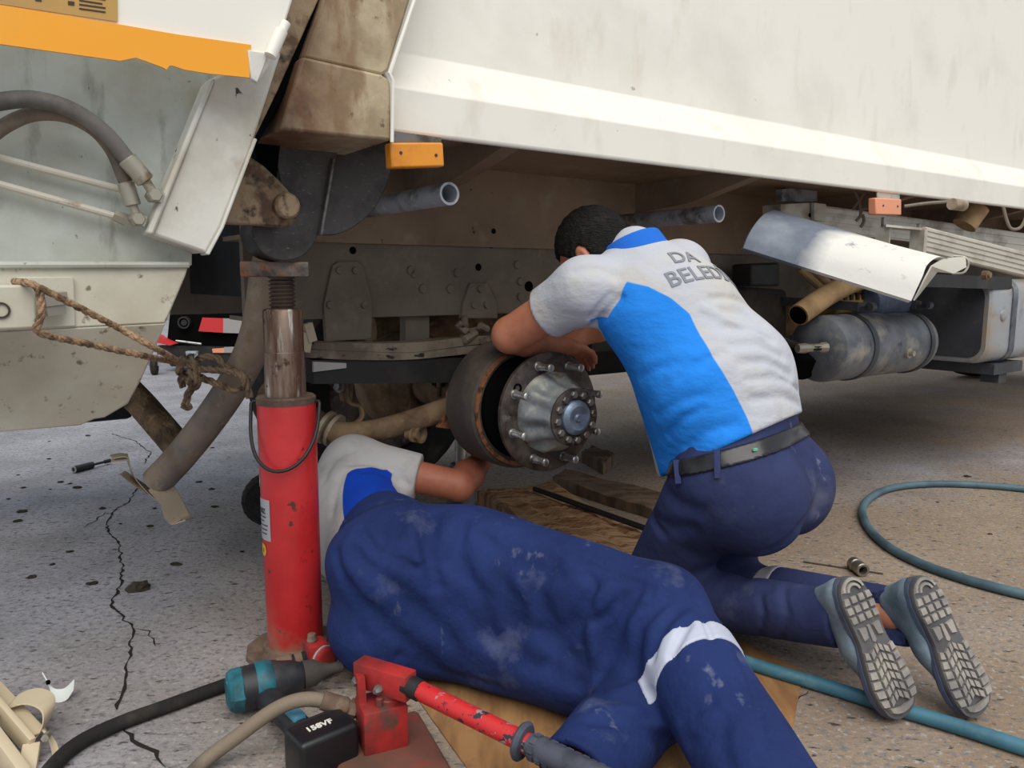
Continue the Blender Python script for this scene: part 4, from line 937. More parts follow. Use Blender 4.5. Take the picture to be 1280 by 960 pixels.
twist([LT(18, 352, -.20), LT(30, 353, -.30), LT(46, 358, -.318), LT(90, 380, -.30), LT(150, 411, -.25), LT(206, 442, -.20)] + W((230, 455, 2.0)), .0058, 'rope_run')
twist([LT(46, 358, -.318), LT(51, 372, -.316), LT(51, 396, -.316), LT(46, 413, -.312), LT(70, 422, -.30), LT(120, 432, -.26), LT(190, 447, -.20)] + W((225, 454, 2.0)), .0058, 'rope_run')
ky = 2.02
twist(W((222, 452, ky), (234, 448, ky - .02), (244, 456, ky - .02), (236, 468, ky), (224, 464, ky - .02), (230, 452, ky - .03), (246, 462, ky - .02), (240, 474, ky - .01), (228, 472, ky)), .0105, 'knot', 'rope_grey')
twist(W((236, 462, ky - .02), (246, 474, ky - .03), (244, 484, ky - .02), (236, 476, ky - .03)), .0105, 'knot', 'rope_grey')
twist(W((242, 452, ky), (256, 446, ky - .01), (272, 448, ky), (280, 458, ky), (290, 462, ky)), .0095, 'rope_loop', 'rope_grey')
twist(W((240, 460, ky - .01), (262, 462, ky - .01), (285, 464, ky - .03), (302, 468, ky - .02), (314, 474, ky)), .0095, 'rope_loop', 'rope_grey')
twist(W((246, 470, ky), (262, 476, ky - .01), (280, 483, ky - .02), (294, 488, ky - .03), (306, 480, ky - .02)), .0095, 'rope_loop', 'rope_grey')
twist(W((240, 466, ky - .02), (240, 482, ky - .02), (234, 496, ky - .02), (232, 508, ky - .02)), .0100, 'rope_tail', 'rope_grey')
twist(W((228, 506, ky - .025), (234, 510, ky - .03), (238, 507, ky - .02)), .0085, 'rope_tail', 'rope_grey')
twist(W((296, 466, ky - .04), (304, 470, ky - .05), (308, 484, ky - .05), (312, 496, ky - .04)), .0105, 'rope_tail', 'rope_grey')
twist(W((230, 468, ky - .01), (226, 476, ky - .01), (229, 484, ky - .01)), .009, 'rope_tail', 'rope_grey')

# ================================================================== far cart behind the truck
fc = gnd(255, 470); FC = Vector((fc.x + .25, fc.y + .4, 0)); FY = FC.y
cart = empty('wheeled_machine', FC, 'black wheeled machine with red and white reflective strips, far behind under the truck', 'machine')
def cp(m, name, mt, parent=None, **k): return m.build(name, mt, parent or cart, base=FC, **k)
P4 = lambda pts, Y: [at(x, y, Y) for x, y in pts]
m = MB(); m.prism(P4([(215, 230), (420, 230), (420, 452), (205, 448), (212, 380)], FY), (0, 1.2, 0)); cb = cp(m, 'cabinet', 'matt_black', bev=.03)
m = MB(); m.prism(P4([(196, 432), (420, 436), (420, 458), (214, 458), (206, 448)], FY - .05), (0, .1, 0)); cp(m, 'lower_skirt', 'black_paint')
for pts, mt in (([(253, 397), (279, 398), (279, 416), (248, 414)], 'reflector_red'), ([(279, 398), (310, 399), (310, 417), (279, 416)], 'reflector_white'), ([(265, 436), (280, 435), (280, 441), (266, 441)], 'marker_pink'), ([(280, 434), (310, 433), (310, 441), (280, 441)], 'reflector_white')):
    m = MB(); m.prism(P4(pts, FY - .07), (0, .02, 0)); cp(m, 'reflective_strip', mt)
m = MB(); m.prism(P4([(197, 419), (204, 424), (218, 430), (212, 432), (194, 428)], FY - .1), (0, .1, 0)); cp(m, 'red_corner', 'reflector_red')
m = MB(); m.tube(P4([(220, 426), (252, 430)], FY - .1), .012); cp(m, 'edge_rail', 'bright_steel')
q = at(232, 403, FY - .02); m = MB(); m.hollow(q, q + Vector((0, -.05, 0)), .06, .045); m.cyl(q, q + Vector((0, -.04, 0)), .03); cp(m, 'round_lamp', 'black_paint')
for x in (193, 240):
    q = at(x, 459, FY - .3); q.z = .085
    m = MB(); m.lathe(q, (1, .3, 0), [(-.03, .03), (-.03, .07), (-.02, .085), (.02, .085), (.03, .07), (.03, .03)], 20); cw = cp(m, 'caster_wheel', 'rubber')
    m = MB(); m.bar(q + Vector((-.04, 0, 0)), q + Vector((-.04, .02, .12)), .03, .01); m.bar(q + Vector((.04, 0, 0)), q + Vector((.04, .02, .12)), .03, .01); m.bar(q + Vector((-.05, .02, .13)), q + Vector((.05, .02, .13)), .06, .02); cp(m, 'caster_fork', 'galvanised', cw)

# ================================================================== loose tools and scraps on the floor
q0, q1 = gnd(92, 587, .018), gnd(120, 580, .018); q2 = gnd(150, 574, .018)
d = (q1 - q0).normalized(); m = MB(); m.lathe(q0, d, [(.0, .010), (.0, .0145), (.002, .0165), (.10, .0165), (.105, .012), (.105, .006), (.17, .006), (.17, .0095), (.20, .0095), (.20, .004)], 18)
o = m.build('socket_extension', 'chrome_tool', base=Vector((q0.x, q0.y, 0))); o.data.materials[0] = MATS['worn_black']
tag(o, 'dark socket on an extension bar lying on grey concrete by the bent pipe', 'socket')
m = MB(); m.hollow(q0 - d * .001, q0 + d * .002, .0168, .010, 18); m.build('socket_rim', 'bright_steel', o).data.transform(Matrix.Translation(-o.location))
# chrome socket and rod on the right
q0 = gnd(1072, 708, .022); q1 = gnd(1083, 716, .022); d = (q1 - q0).normalized()
m = MB(); m.lathe(q0 - d * .03, d, [(0, .008), (0, .019), (.003, .021), (.022, .021), (.025, .0185), (.034, .0185), (.037, .021), (.062, .021), (.064, .019), (.064, .013), (.05, .012)], 24, False)
o = tag(m.build('socket', 'chrome_tool', base=Vector((q0.x, q0.y, 0))), 'short chrome socket lying on the floor behind the shoes', 'socket')
q0, q1 = gnd(1004, 701, .006), gnd(1104, 716, .006); m = MB(); m.tube([q0, q1], .0042, 10)
tag(m.build('thin_rod', 'chrome_tool', base=Vector((q0.x, q0.y, 0))), 'thin steel rod lying on the floor beside the chrome socket', 'rod')
# beige bracket bottom left
bb = gnd(30, 935); BB = Vector((bb.x, bb.y, 0))
brk = empty('mounting_bracket', BB, 'beige painted metal bracket with curled strap in the near corner', 'bracket')
def bp_(m, name, mt='bracket_beige', parent=None, **k): return m.build(name, mt, parent or brk, base=BB, **k)
Yb = BB.y
def band(pts, wd, off=(0, 0, 0)):
    P = crom([at(x, y, Y) for x, y, Y in pts], 6); m = MB(); m.sheet(P, [p + Vector(wd) for p in P], (.002, .001, .003)); return m
bp_(band([(8, 886, Yb + .05), (22, 870, Yb + .08), (45, 862, Yb + .09), (64, 868, Yb + .07), (68, 882, Yb + .05), (62, 900, Yb + .04), (50, 912, Yb + .04)], (.006, -.05, -.004)), 'curled_strap')
bp_(band([(50, 912, Yb + .0), (56, 918, Yb - .01), (62, 930, Yb - .02), (66, 948, Yb - .03)], (.018, -.008, -.004)), 'hooked_tab')
m = MB(); m.bar(at(-40, 842, Yb + .10), at(40, 935, Yb - .03), .012, .045, bev=.002); m.bar(at(-30, 836, Yb + .14), at(46, 918, Yb + .0), .035, .004, bev=.001); bp_(m, 'channel', bev=0)
m = MB(); m.bar(at(-40, 880, Yb + .02), at(30, 975, Yb - .09), .02, .05, bev=.002); bp_(m, 'channel')
m = MB(); m.bar(at(40, 930, Yb - .03), at(30, 990, Yb - .10), .03, .012, bev=.002); bp_(m, 'channel')
m = MB(); q = at(60, 918, Yb - .02); m.cyl(q, q + Vector((.006, -.02, .004)), .007, n=6); bp_(m, 'rivet_nut', 'fitting')
# small white clip
wc = gnd(74, 872); WC = Vector((wc.x, wc.y, 0)); Yc = wc.y
m = MB(); P = crom([at(52, 836, Yc + .01), at(60, 850, Yc), at(68, 857, Yc - .005), at(80, 856, Yc), at(92, 845, Yc + .012)], 6); Q = crom([at(58, 846, Yc), at(64, 862, Yc - .01), at(68, 872, Yc - .02), at(82, 870, Yc - .016), at(91, 858, Yc - .01)], 6)
m.sheet(P, Q, (.0, .002, .002)); o = m.build('metal_clip', 'bracket_white', base=WC); tag(o, 'small bent white metal clip standing on the concrete near the beige bracket', 'clip')
zmin = min(v.co.z for v in o.data.vertices); o.location.z = -zmin
m = MB(); q = at(61, 847, Yc - .006); m.cyl(q, q + Vector((-.002, -.004, .001)), .005, n=10); ho = m.build('bolt_hole', 'matt_black', o); ho.data.transform(Matrix.Translation(-Vector((WC.x, WC.y, 0))))
# timber, boards, bar
def timber(name, corners, z, th, mt, label, rough=.0):
    P = [gnd(x, y, z) for x, y in corners]; c = sum(P, Vector()) / 4; c.z = 0
    m = MB(); nu, nv = 26, 10; ex = (P[1] - P[0]); ey = (P[3] - P[0])
    grid = [[None] * (nv + 1) for _ in range(nu + 1)]
    for i in range(nu + 1):
        for j in range(nv + 1):
            s_, t_ = i / nu, j / nv; p = P[0].lerp(P[1], s_).lerp(P[3].lerp(P[2], s_), t_)
            edge = i in (0, nu) or j in (0, nv)
            e_ = rough * (math.sin(9 * t_ + 2 * math.sin(7 * s_)) * .5 + math.sin(23 * s_ + 5 * t_) * .3 + random.uniform(-.6, .5))
            if edge: p = p + Vector((random.uniform(-1, 1), random.uniform(-1, 1), 0)) * rough * .9
            grid[i][j] = m.bm.verts.new(p + Vector((0, 0, e_ - (rough if edge else 0))))
    for i in range(nu):
        for j in range(nv): m.face([grid[i][j], grid[i + 1][j], grid[i + 1][j + 1], grid[i][j + 1]])
    rim = [grid[i][0] for i in range(nu + 1)] + [grid[nu][j] for j in range(1, nv + 1)] + [grid[i][nv] for i in range(nu - 1, -1, -1)] + [grid[0][j] for j in range(nv - 1, 0, -1)]
    low = [m.bm.verts.new((v.co.x, v.co.y, z - th)) for v in rim]
    for k in range(len(rim)): m.face([rim[k], low[k], low[(k + 1) % len(rim)], rim[(k + 1) % len(rim)]])
    m.face(low[::-1])
    o = m.build(name, mt, base=c); return tag(o, label, 'timber')
timber('timber_block', [(598, 612), (690, 600), (862, 700), (742, 712)], .075, .074, 'wood_rough', 'thick splintered brown timber lying between the two men', .009)
timber('timber_plank', [(690, 596), (706, 585), (840, 618), (815, 634)], .05, .049, 'wood_grey', 'dusty grey plank on the floor behind the splintered timber', .005)
timber('timber_offcut', [(728, 564), (740, 556), (768, 566), (755, 578)], .06, .059, 'wood_grey', 'small wooden offcut on the floor just behind the wheel hub', .005)
q0, q1 = gnd(668, 611, .094), gnd(850, 676, .094); m = MB(); m.tube([q0, q0.lerp(q1, .18), q0.lerp(q1, .22), q1], .010, 10); m.tube([q0 - (q1 - q0) * .0, q0.lerp(q1, .2)], [.007, .0112], 10)
o = m.build('pry_bar', 'worn_black', base=Vector((q0.x, q0.y, .0))); tag(o, 'dark steel pry bar with a bright tip lying on the splintered timber', 'bar')
cbp = [gnd(x, y, .003) for x, y in ((478, 812), (560, 800), (905, 790), (1005, 838), (985, 935), (1030, 1010), (620, 1010))]
m = MB(); m.prism(cbp, (0, 0, -.0025)); o = m.build('cardboard_sheet', 'cardboard', base=Vector((.1, 1.5, 0))); tag(o, 'flat brown board on the floor under the lying man', 'board')
# hoses on the right
q = [gnd(x, y, .0165) for x, y in ((860, 800), (940, 830), (1030, 857), (1110, 882), (1200, 909), (1290, 938), (1420, 980))]; m = MB(); m.tube(q, .0155, 14, sm=4); o = m.build('air_hose', 'blue_hose', base=Vector((q[3].x, q[3].y, 0))); tag(o, 'straight teal blue hose running under the toes of the shoes', 'hose')
q = [gnd(x, y, .0155) for x, y in ((1400, 625), (1290, 612), (1220, 606), (1160, 605), (1115, 610), (1088, 622), (1078, 638), (1086, 660), (1110, 683), (1150, 704), (1200, 722), (1250, 736), (1300, 748), (1420, 780))]; m = MB(); m.tube(q, .0145, 14, sm=6); o = m.build('looped_hose', 'loop_hose', base=Vector((q[8].x, q[8].y, 0))); tag(o, 'grey-blue hose lying in a wide loop on the dusty floor', 'hose')
# bottle jack under the axle
bj = W2T(at(576, 560, 2.62)); BJ = TO + UX * bj.x + IN * bj.y; BJ.z = 0
bjk = empty('bottle_jack', BJ, 'small grey bottle jack standing in the dark under the axle', 'jack')
m = MB(); m.lathe(BJ, Z, [(0, .075), (.02, .075), (.03, .05), (.24, .05), (.25, .042), (.27, .035)], 20); m.build('cylinder', 'tank_grey', bjk, base=BJ)
m = MB(); m.lathe(BJ, Z, [(.26, .02), (.40, .02), (.40, .03), (.43, .03)], 16); m.build('ram', 'bright_steel', bjk, base=BJ)
m = MB(); q = BJ + Vector((-.04, -.02, .22)); m.cyl(q, q + Vector((-.16, -.03, .02)), .012); m.lathe(q + Vector((-.16, -.03, .02)), (-1, -.2, .1), [(0, .012), (.002, .016), (.012, .016), (.013, .01)], 14); m.build('pump_lever', 'bolt_steel', bjk, base=BJ)
# clods of dirt fallen on the floor
random.seed(21)
def clod(px, py, sx_, lab, flat=.35):
    c = gnd(px, py); t = bmesh.new(); bmesh.ops.create_icosphere(t, subdivisions=2, radius=1)
    for v in t.verts:
        k = 1 + random.uniform(-.28, .28); v.co = Vector((v.co.x * sx_ * k, v.co.y * sx_ * .7 * k, max(v.co.z, -.4) * sx_ * flat * k))
    me = bpy.data.meshes.new('dirt_clod'); zz = min(v.co.z for v in t.verts)
    for v in t.verts: v.co.z -= zz
    t.to_mesh(me); t.free()
    for p in me.polygons: p.use_smooth = False
    o = link_mesh('dirt_clod', me, 'dirt', loc=(c.x, c.y, 0)); o.rotation_euler = (0, 0, random.uniform(-.5, .5))
    return tag(o, lab, 'dirt clod', 'clods of dirt on the concrete')
clod(175, 737, .034, 'largest dark lump of dirt beside the long crack, left of the red jack', .5)
spots = [(20, 652), (28, 640), (60, 612), (85, 605), (20, 594), (130, 636), (150, 655), (186, 658), (214, 608), (216, 600), (250, 603), (268, 634), (66, 706), (115, 730), (40, 722), (218, 706), (240, 560), (60, 574), (75, 603), (95, 610), (12, 624), (196, 636), (30, 610), (110, 545), (60, 552), (245, 545), (268, 560), (300, 690), (265, 612), (88, 690), (1210, 596), (1170, 628), (1240, 668)]
for i, (x, y) in enumerate(spots): clod(x + random.uniform(-3, 3), y, random.uniform(.007, .020), 'small dark crumb of dirt scattered on the concrete floor', .3)
# ================================================================== people
def npv(v): return np.array([v[0], v[1], v[2]], np.float32)
def march(f, px, py, tmax=4.0, near=.09):
    """first point of a body's surface seen in that direction of the photograph (or the closest pass)"""
    d = npv(ray(px, py).normalized()); o = npv(EYE); t = .5; best = (9, None)
    for _ in range(220):
        e = float(f((o + d * t)[None])[0])
        if e < best[0]: best = (e, o + d * t)
        if e < .0008: break
        t += max(e * .6, .0006)
        if t > tmax: break
    return best[1] if best[0] < near else None
def trace(f, pts):
    return [q for q in (march(f, *p) for p in pts) if q is not None]
def polysd(U, poly):
    """signed distance to a polygon, positive inside"""
    d = np.full(len(U), 1e9, np.float32); ins = np.zeros(len(U), bool)
    for a, b in zip(poly, poly[1:] + poly[:1]):
        a, b = V(a), V(b); e = b - a; w = U - a
        t = np.clip(w @ e / max(float(e @ e), 1e-9), 0, 1); q = w - t[:, None] * e
        d = np.minimum(d, np.sqrt((q * q).sum(1)))
        c = ((a[1] <= U[:, 1]) != (b[1] <= U[:, 1])) & (U[:, 0] < (b[0] - a[0]) * (U[:, 1] - a[1]) / (b[1] - a[1] if b[1] != a[1] else 1e-9) + a[0])
        ins ^= c
    return np.where(ins, d, -d)
def hand(P, wr, fd, pn, side, curl=.5, sc=1.0):
    """palm, four unequal bent fingers and a thumb; fd finger direction, pn palm normal, side +1/-1 thumb side"""
    wr, fd, pn = V(wr), nrm(fd), nrm(pn); pn = nrm(pn - fd * float(pn @ fd)); sd = np.cross(fd, pn) * side
    d = cap(P, wr + fd * .018 * sc, wr + fd * .078 * sc, .017 * sc, .016 * sc, w=sd, ws=2.3)
    d = smin(d, cap(P, wr, wr + fd * .03 * sc, .024 * sc, .022 * sc, w=sd, ws=1.3), .02)
    for k, (ln, ofs) in enumerate(((.072, .030), (.080, .010), (.074, -.010), (.058, -.029))):
        a = wr + fd * .085 * sc + sd * ofs * sc
        r1 = fd * math.cos(curl * .6) + pn * math.sin(curl * .6); r2 = fd * math.cos(curl * 1.5) + pn * math.sin(curl * 1.5); r3 = fd * math.cos(curl * 2.3) + pn * math.sin(curl * 2.3)
        b = a + r1 * ln * .45 * sc; c = b + r2 * ln * .32 * sc; e = c + r3 * ln * .26 * sc
        for p, q, ra, rb in ((a - fd * .02, b, .0095, .0088), (b, c, .0088, .0082), (c, e, .0082, .007)): d = smin(d, cap(P, p, q, ra * sc, rb * sc), .006)
    a = wr + fd * .03 * sc + sd * .03 * sc; b = a + (sd * .7 + fd * .7 + pn * .3) * .036 * sc; c = b + (sd * .25 + fd * .9 + pn * .45) * .03 * sc
    d = smin(d, cap(P, a - sd * .01, b, .0125 * sc, .0105 * sc), .012); return smin(d, cap(P, b, c, .0105 * sc, .0085 * sc), .006)
def head_sd(P, c, fd, cd):
    c, fd = V(c), nrm(fd); cd = nrm(V(cd) - fd * float(V(cd) @ fd)); sd = np.cross(fd, cd); R = np.stack([fd, sd, cd])
    q = lambda f_, s_, u_: c + fd * f_ + sd * s_ + cd * u_
    d = ell(P, q(-.008, 0, .02), (.096, .076, .098), R)
    d = smin(d, ell(P, q(.028, 0, -.055), (.062, .058, .062), R), .03)            # jaw and mouth
    d = smin(d, ell(P, q(.066, 0, -.10), (.022, .024, .02), R), .03)               # chin
    d = smin(d, cap(P, q(.084, 0, .0), q(.108, 0, -.034), .009, .014), .014)        # nose
    d = smin(d, cap(P, q(.074, -.035, .018), q(.076, .035, .018), .014, .014), .016)   # brow
    for s_ in (-1, 1):
        d = smax(d, -ell(P, q(.092, .032 * s_, -.002), (.014, .018, .011), R), .012)    # eye sockets
        d = smin(d, ell(P, q(.078, .031 * s_, -.002), (.013, .014, .011), R), .004)
        e = ell(P, q(-.005, .078 * s_, -.012), (.018, .009, .032), R); e = smax(e, -ell(P, q(.0, .087 * s_, -.010), (.010, .007, .020), R), .006)
        d = smin(d, e, .006)                                                          # ears
    d = smin(d, cap(P, q(.086, -.022, -.062), q(.086, .022, -.062), .0085, .0085), .008)     # lips
    d = smax(d, -cap(P, q(.098, -.024, -.062), q(.098, .024, -.062), .0022, .0022), .003)
    return d
def hair_sd(P, c, fd, cd, grow=.011):
    c, fd = V(c), nrm(fd); cd = nrm(V(cd) - fd * float(V(cd) @ fd)); sd = np.cross(fd, cd); R = np.stack([fd, sd, cd])
    q = P - c; f_, s_, u_ = q @ fd, q @ sd, q @ cd
    d = ell(P, c + fd * -.010 + cd * .024, (.096 + grow, .076 + grow, .098 + grow), R)
    line = np.where(f_ < -.03, -.075, np.where(f_ < .035, -.028 + .0 * f_, .045))        # nape, above the ears, brow
    line = -.03 + .075 * np.clip((f_ - .0) / .06, 0, 1) - .05 * np.clip((-f_ - .02) / .03, 0, 1)
    d = smax(d, line - u_, .012)
    d = smax(d, -ell(P, c + fd * -.005 + sd * .085 - cd * .012, (.022, .02, .034), R), .006); d = smax(d, -ell(P, c + fd * -.005 - sd * .085 - cd * .012, (.022, .02, .034), R), .006)
    return d + .0022 * np.sin(f_ * 160 + 9 * np.sin(u_ * 40)) * np.sin(s_ * 190 + u_ * 60)

# ------------------------------------------------------------------ man kneeling at the hub
Fk = nrm((-.75, .66, 0)); Rk = nrm((.66, .75, 0)); ZZ = V(0, 0, 1)
Cp = V(.575, 1.875, .425); NB = V(.325, 2.05, .965); Ak = nrm(NB - Cp)
Aw = nrm((-.27, .19, .94))
Ls, Rs = V(.185, 1.965, .875), V(.462, 2.165, .925)
El, Wl = V(-.004, 2.10, .752), V(.14, 2.25, .712)
Er, Wr_ = V(.30, 2.42, .78), V(.20, 2.36, .72)
hipl, hipr = Cp - Rk * .10, Cp + Rk * .10
kneel, kneer = V(.365, 1.985, .075), V(.53, 2.04, .075)
heel_l, toe_l = V(.708, 1.55, .270), V(.800, 1.462, .020); heel_r, toe_r = V(.862, 1.555, .268), V(.958, 1.468, .020)
ankl, ankr = V(.690, 1.632, .160), V(.845, 1.640, .160)
KB = Vector((.55, 1.85, 0))
def kn_tr0(P):
    d = cap(P, Cp - Aw * .03, Cp + Aw * .16 - Fk * .035, .130, .130, w=Rk, ws=1.34)
    for s_ in (-1, 1): d = smin(d, ell(P, Cp + Rk * .085 * s_ - Fk * .062 - ZZ * .035, (.128, .128, .135)), .045)
    for hp_, kn_, an_ in ((hipl, kneel, ankl), (hipr, kneer, ankr)):
        d = smin(d, cap(P, hp_ + Fk * .01, kn_, .118, .078), .05)
        sh = cap(P, kn_, kn_ + (an_ - kn_) * 1.06, .078, .062); d = smin(d, sh, .035)
    return d
cleft = None
def kn_tr(P):
    d = kn_tr0(P)
    d = folds(P, d, KF)
    d = smax(d, plane(P, Cp + Aw * .135, Aw), .008)
    for kn_, an_ in ((kneel, ankl), (kneer, ankr)):      # cuffs end cleanly
        ax = nrm(an_ - kn_); sel = (P - V(kn_ + (an_ - kn_) * 1.08)) @ ax
        near = cap(P, kn_ + (an_ - kn_) * .6, an_ + ax * .1, .10, .10)
        d = np.where(near < 0, np.maximum(d, sel), d)
    return smax(d, .004 - P[:, 2], .01)
KF = []
tz = lambda pts: trace(kn_tr0, pts)
KF = [(tz([(1024, 566), (1030, 600), (1024, 635), (1000, 662), (965, 690)]), .020, .018),
      (tz([(830, 610), (850, 630), (880, 640)]), .008, .018), (tz([(815, 640), (840, 660), (865, 660)]), .007, .016),
      (tz([(930, 720), (960, 700), (1000, 670)]), .010, .02), (tz([(820, 615), (813, 640), (830, 668)]), .010, .010),
      (tz([(905, 735), (930, 740), (960, 735)]), .006, .014), (tz([(950, 740), (955, 770), (950, 800)]), .007, .009),
      (tz([(980, 735), (985, 770), (975, 805)]), .006, .010), (tz([(860, 690), (880, 700), (900, 690)]), .006, .02)]
KF = [k for k in KF if len(k[0]) > 1]
Mk = V(.518, 1.93, .655)
def kn_sh0(P):
    Sd = nrm(Rs - Ls)
    d = cap(P, Cp + Aw * .04 - Fk * .025, Mk, .150, .154, w=Rk, ws=1.30)
    d = smin(d, cap(P, Mk, NB - Ak * .12, .154, .122, w=Sd, ws=1.38), .06)
    d = smin(d, ell(P, (Ls + Rs) / 2 - Fk * .05 - Ak * .09, (.17, .17, .14)), .06)         # rounded upper back
    d = smin(d, cap(P, Ls, Rs, .078, .078), .05)
    d = smin(d, cap(P, NB - Ak * .08, NB + Ak * .01, .10, .066), .05)
    d = smin(d, cap(P, Cp + Aw * .02 + Fk * .085, Mk + Fk * .095 + ZZ * .04, .138, .135), .06)          # loose front hanging
    return d
slv_l, slv_r = Ls + (El - Ls) * .50, Rs + (Er - Rs) * .6
def kn_sh1(P):
    d = kn_sh0(P)
    for a, b in ((Ls, slv_l), (Rs, slv_r)):
        ax = nrm(b - a); e = cap(P, a, b + ax * .05, .080, .068); e = smax(e, (P - b) @ ax, .006); d = smin(d, e, .035)
    return d
SF = []
def kn_sh(P):
    d = folds(P, kn_sh1(P), SF)
    # hem rides higher at the back than at the side
    d = smax(d, plane(P, Cp + Aw * .076, -Aw - Fk * .24), .006)
    return d
ts = lambda pts: trace(kn_sh1, pts)
SF = []
for pts, amp, wid in (
    ([(742, 408), (758, 390), (775, 372)], .011, .010), ([(738, 398), (752, 380), (765, 368)], .007, .008),
    ([(905, 388), (930, 392), (955, 405)], .006, .009), ([(905, 410), (940, 412), (965, 425)], .007, .009),
    ([(915, 432), (945, 430), (978, 445)], .006, .010), ([(925, 452), (960, 452), (990, 470)], .006, .010),
    ([(935, 475), (970, 472), (1000, 490)], .005, .009), ([(880, 385), (910, 400), (950, 420)], -.005, .011),
    ([(940, 500), (975, 495), (1010, 510)], .005, .010), ([(890, 372), (915, 372), (938, 382)], .006, .008),
    ([(820, 520), (850, 500), (880, 495)], .004, .012), ([(835, 545), (850, 525), (878, 510)], .006, .008),
    ([(800, 470), (840, 455), (880, 455)], .003, .014), ([(850, 470), (880, 450), (905, 440)], .004, .010),
    ([(720, 340), (745, 335), (770, 345)], .003, .012), ([(860, 560), (880, 540), (920, 530)], .004, .012)):
    q = ts(pts)
    if len(q) > 1: SF.append((q, amp * 1.5, wid))
# blue side panel: outline found once on the smooth garment, kept as (angle round the trunk, height along it)
def trunk_uv(P):
    q = P - V(Cp); h = q @ Ak; q = q - h[:, None] * Ak
    lf = -Rk + Ak * float(Rk @ Ak); lf = nrm(lf); bk = np.cross(lf, Ak)
    return np.stack([np.arctan2(q @ bk, q @ lf) * .19, h], 1).astype(np.float32)
pan = ts([(735, 400), (757, 398), (772, 375), (783, 352), (810, 358), (838, 372), (862, 392), (876, 420), (897, 455), (918, 490), (934, 522), (946, 552)])
uvp = [tuple(u) for u in trunk_uv(np.array(pan, np.float32))]
lowf = ts([(752, 430), (772, 480), (798, 535), (822, 585)]); uvl = [tuple(u) for u in trunk_uv(np.array(lowf, np.float32))]
poly_k = uvp + [(uvp[-1][0] + .01, uvp[-1][1] - .25), (uvl[-1][0], uvl[-1][1] - .25)] + uvl[::-1]
def panel_k(P):
    u = trunk_uv(P); a = polysd(u, poly_k)
    m_ = u.copy(); L2 = math.pi * .19                       # the other flank wears the mirror panel
    m_[:, 0] = np.where(m_[:, 0] > 0, L2 - m_[:, 0], -L2 - m_[:, 0])
    return np.maximum(a, polysd(m_, poly_k))
HK, HKf, HKc = V(.222, 2.115, .966), V(-.66, .46, -.60), V(-.48, .34, .80)
def kn_skin(P):
    d = head_sd(P, HK, HKf, HKc)
    d = smin(d, cap(P, HK - nrm(HKc) * .05 - nrm(HKf) * .03, NB, .054, .060), .03)
    d = smin(d, cap(P, NB - Ak * .05, Cp, .085, .09), .04); d = smin(d, cap(P, Ls, Rs, .05), .04)
    for s_, e_, w_, hd_ in ((Ls, El, Wl, (1, .75, -.25)), (Rs, Er, Wr_, (-.4, -.8, -.45))):
        d = smin(d, cap(P, s_, e_, .060, .050), .02)
        mid = e_ + (w_ - e_) * .3
        d = smin(d, cap(P, e_, mid, .050, .050), .012); d = smin(d, cap(P, mid, w_, .050, .030, w=(0, 0, 1), ws=.92), .02)
    d = smin(d, hand(P, Wl, (.8, .75, -.25), (0, -.3, -1), 1, .55), .01)
    d = smin(d, hand(P, Wr_, (-.75, -.35, -.2), (0, -.1, -1), -1, .6), .01)
    for hp_, kn_, an_ in ((hipl, kneel, ankl), (hipr, kneer, ankr)):
        d = smin(d, cap(P, hp_, kn_, .08, .05), .03); d = smin(d, cap(P, kn_, an_, .05, .035), .02)
    return d
kman = iso_obj('person', kn_skin, (-.12, 1.55, .0), (.95, 2.5, 1.2), .0055, 'skin_light', base=KB)
tag(kman, 'man in grey and blue work shirt kneeling and leaning over the wheel hub', 'person')
khair = iso_obj('hair', lambda P: hair_sd(P, HK, HKf, HKc), (.05, 1.95, .85), (.40, 2.3, 1.18), .005, 'hair_black', kman, KB)
kshirt = iso_obj('shirt', kn_sh, (-.12, 1.60, .35), (.95, 2.5, 1.12), .006, 'shirt_kneeling', kman, KB, {'panel': panel_k})
ktr = iso_obj('trousers', kn_tr, (.2, 1.5, 0), (.95, 2.2, .65), .006, 'trousers_navy', kman, KB)
def kn_collar(P):
    c = NB + Ak * .012 ; ax = nrm(Ak + HKc * .2 - HKf * .1); q = P - V(c); h_ = q @ ax; r_ = np.sqrt(np.maximum(((q - h_[:, None] * ax) ** 2).sum(1), 0))
    return smax(np.abs(r_ - .076 + h_ * .25) - .009, np.abs(h_) - .030, .008)
iso_obj('collar', kn_collar, npv(NB) - .13, npv(NB) + .13, .004, 'collar_blue', kshirt, KB)
belt_c = Cp + Aw * .066
def kn_belt(P): return smax(kn_tr0(P) - .006, np.abs(plane(P, belt_c, Aw)) - .0195, .004)
kbelt = iso_obj('belt', kn_belt, (.3, 1.6, .3), (.95, 2.2, .65), .005, 'belt_leather', ktr, KB)
for pts in ([(896, 563), (897, 598)], [(1014, 535), (1024, 575)], [(845, 575), (848, 605)]):
    q = [march(lambda P: kn_tr0(P) - .009, *p, near=.002) for p in pts]
    if q[0] is not None and q[1] is not None:
        a, b = Vector(q[0].tolist()), Vector(q[1].tolist()); c = (a + b) / 2; nn = Vector((EYE - c)).normalized(); m = MB(); m.bar(a, b, .014, .005, up=nn, bev=.001); m.build('belt_loop', 'trousers_navy', ktr, base=KB)
q = march(lambda P: kn_tr0(P) - .008, 944, 562); c = Vector(q.tolist()); m = MB(); m.box(c, (.012, .004, .006), Matrix.Rotation(.5, 3, 'Z')); m.build('belt_tag', 'tag_green', kbelt, base=KB)
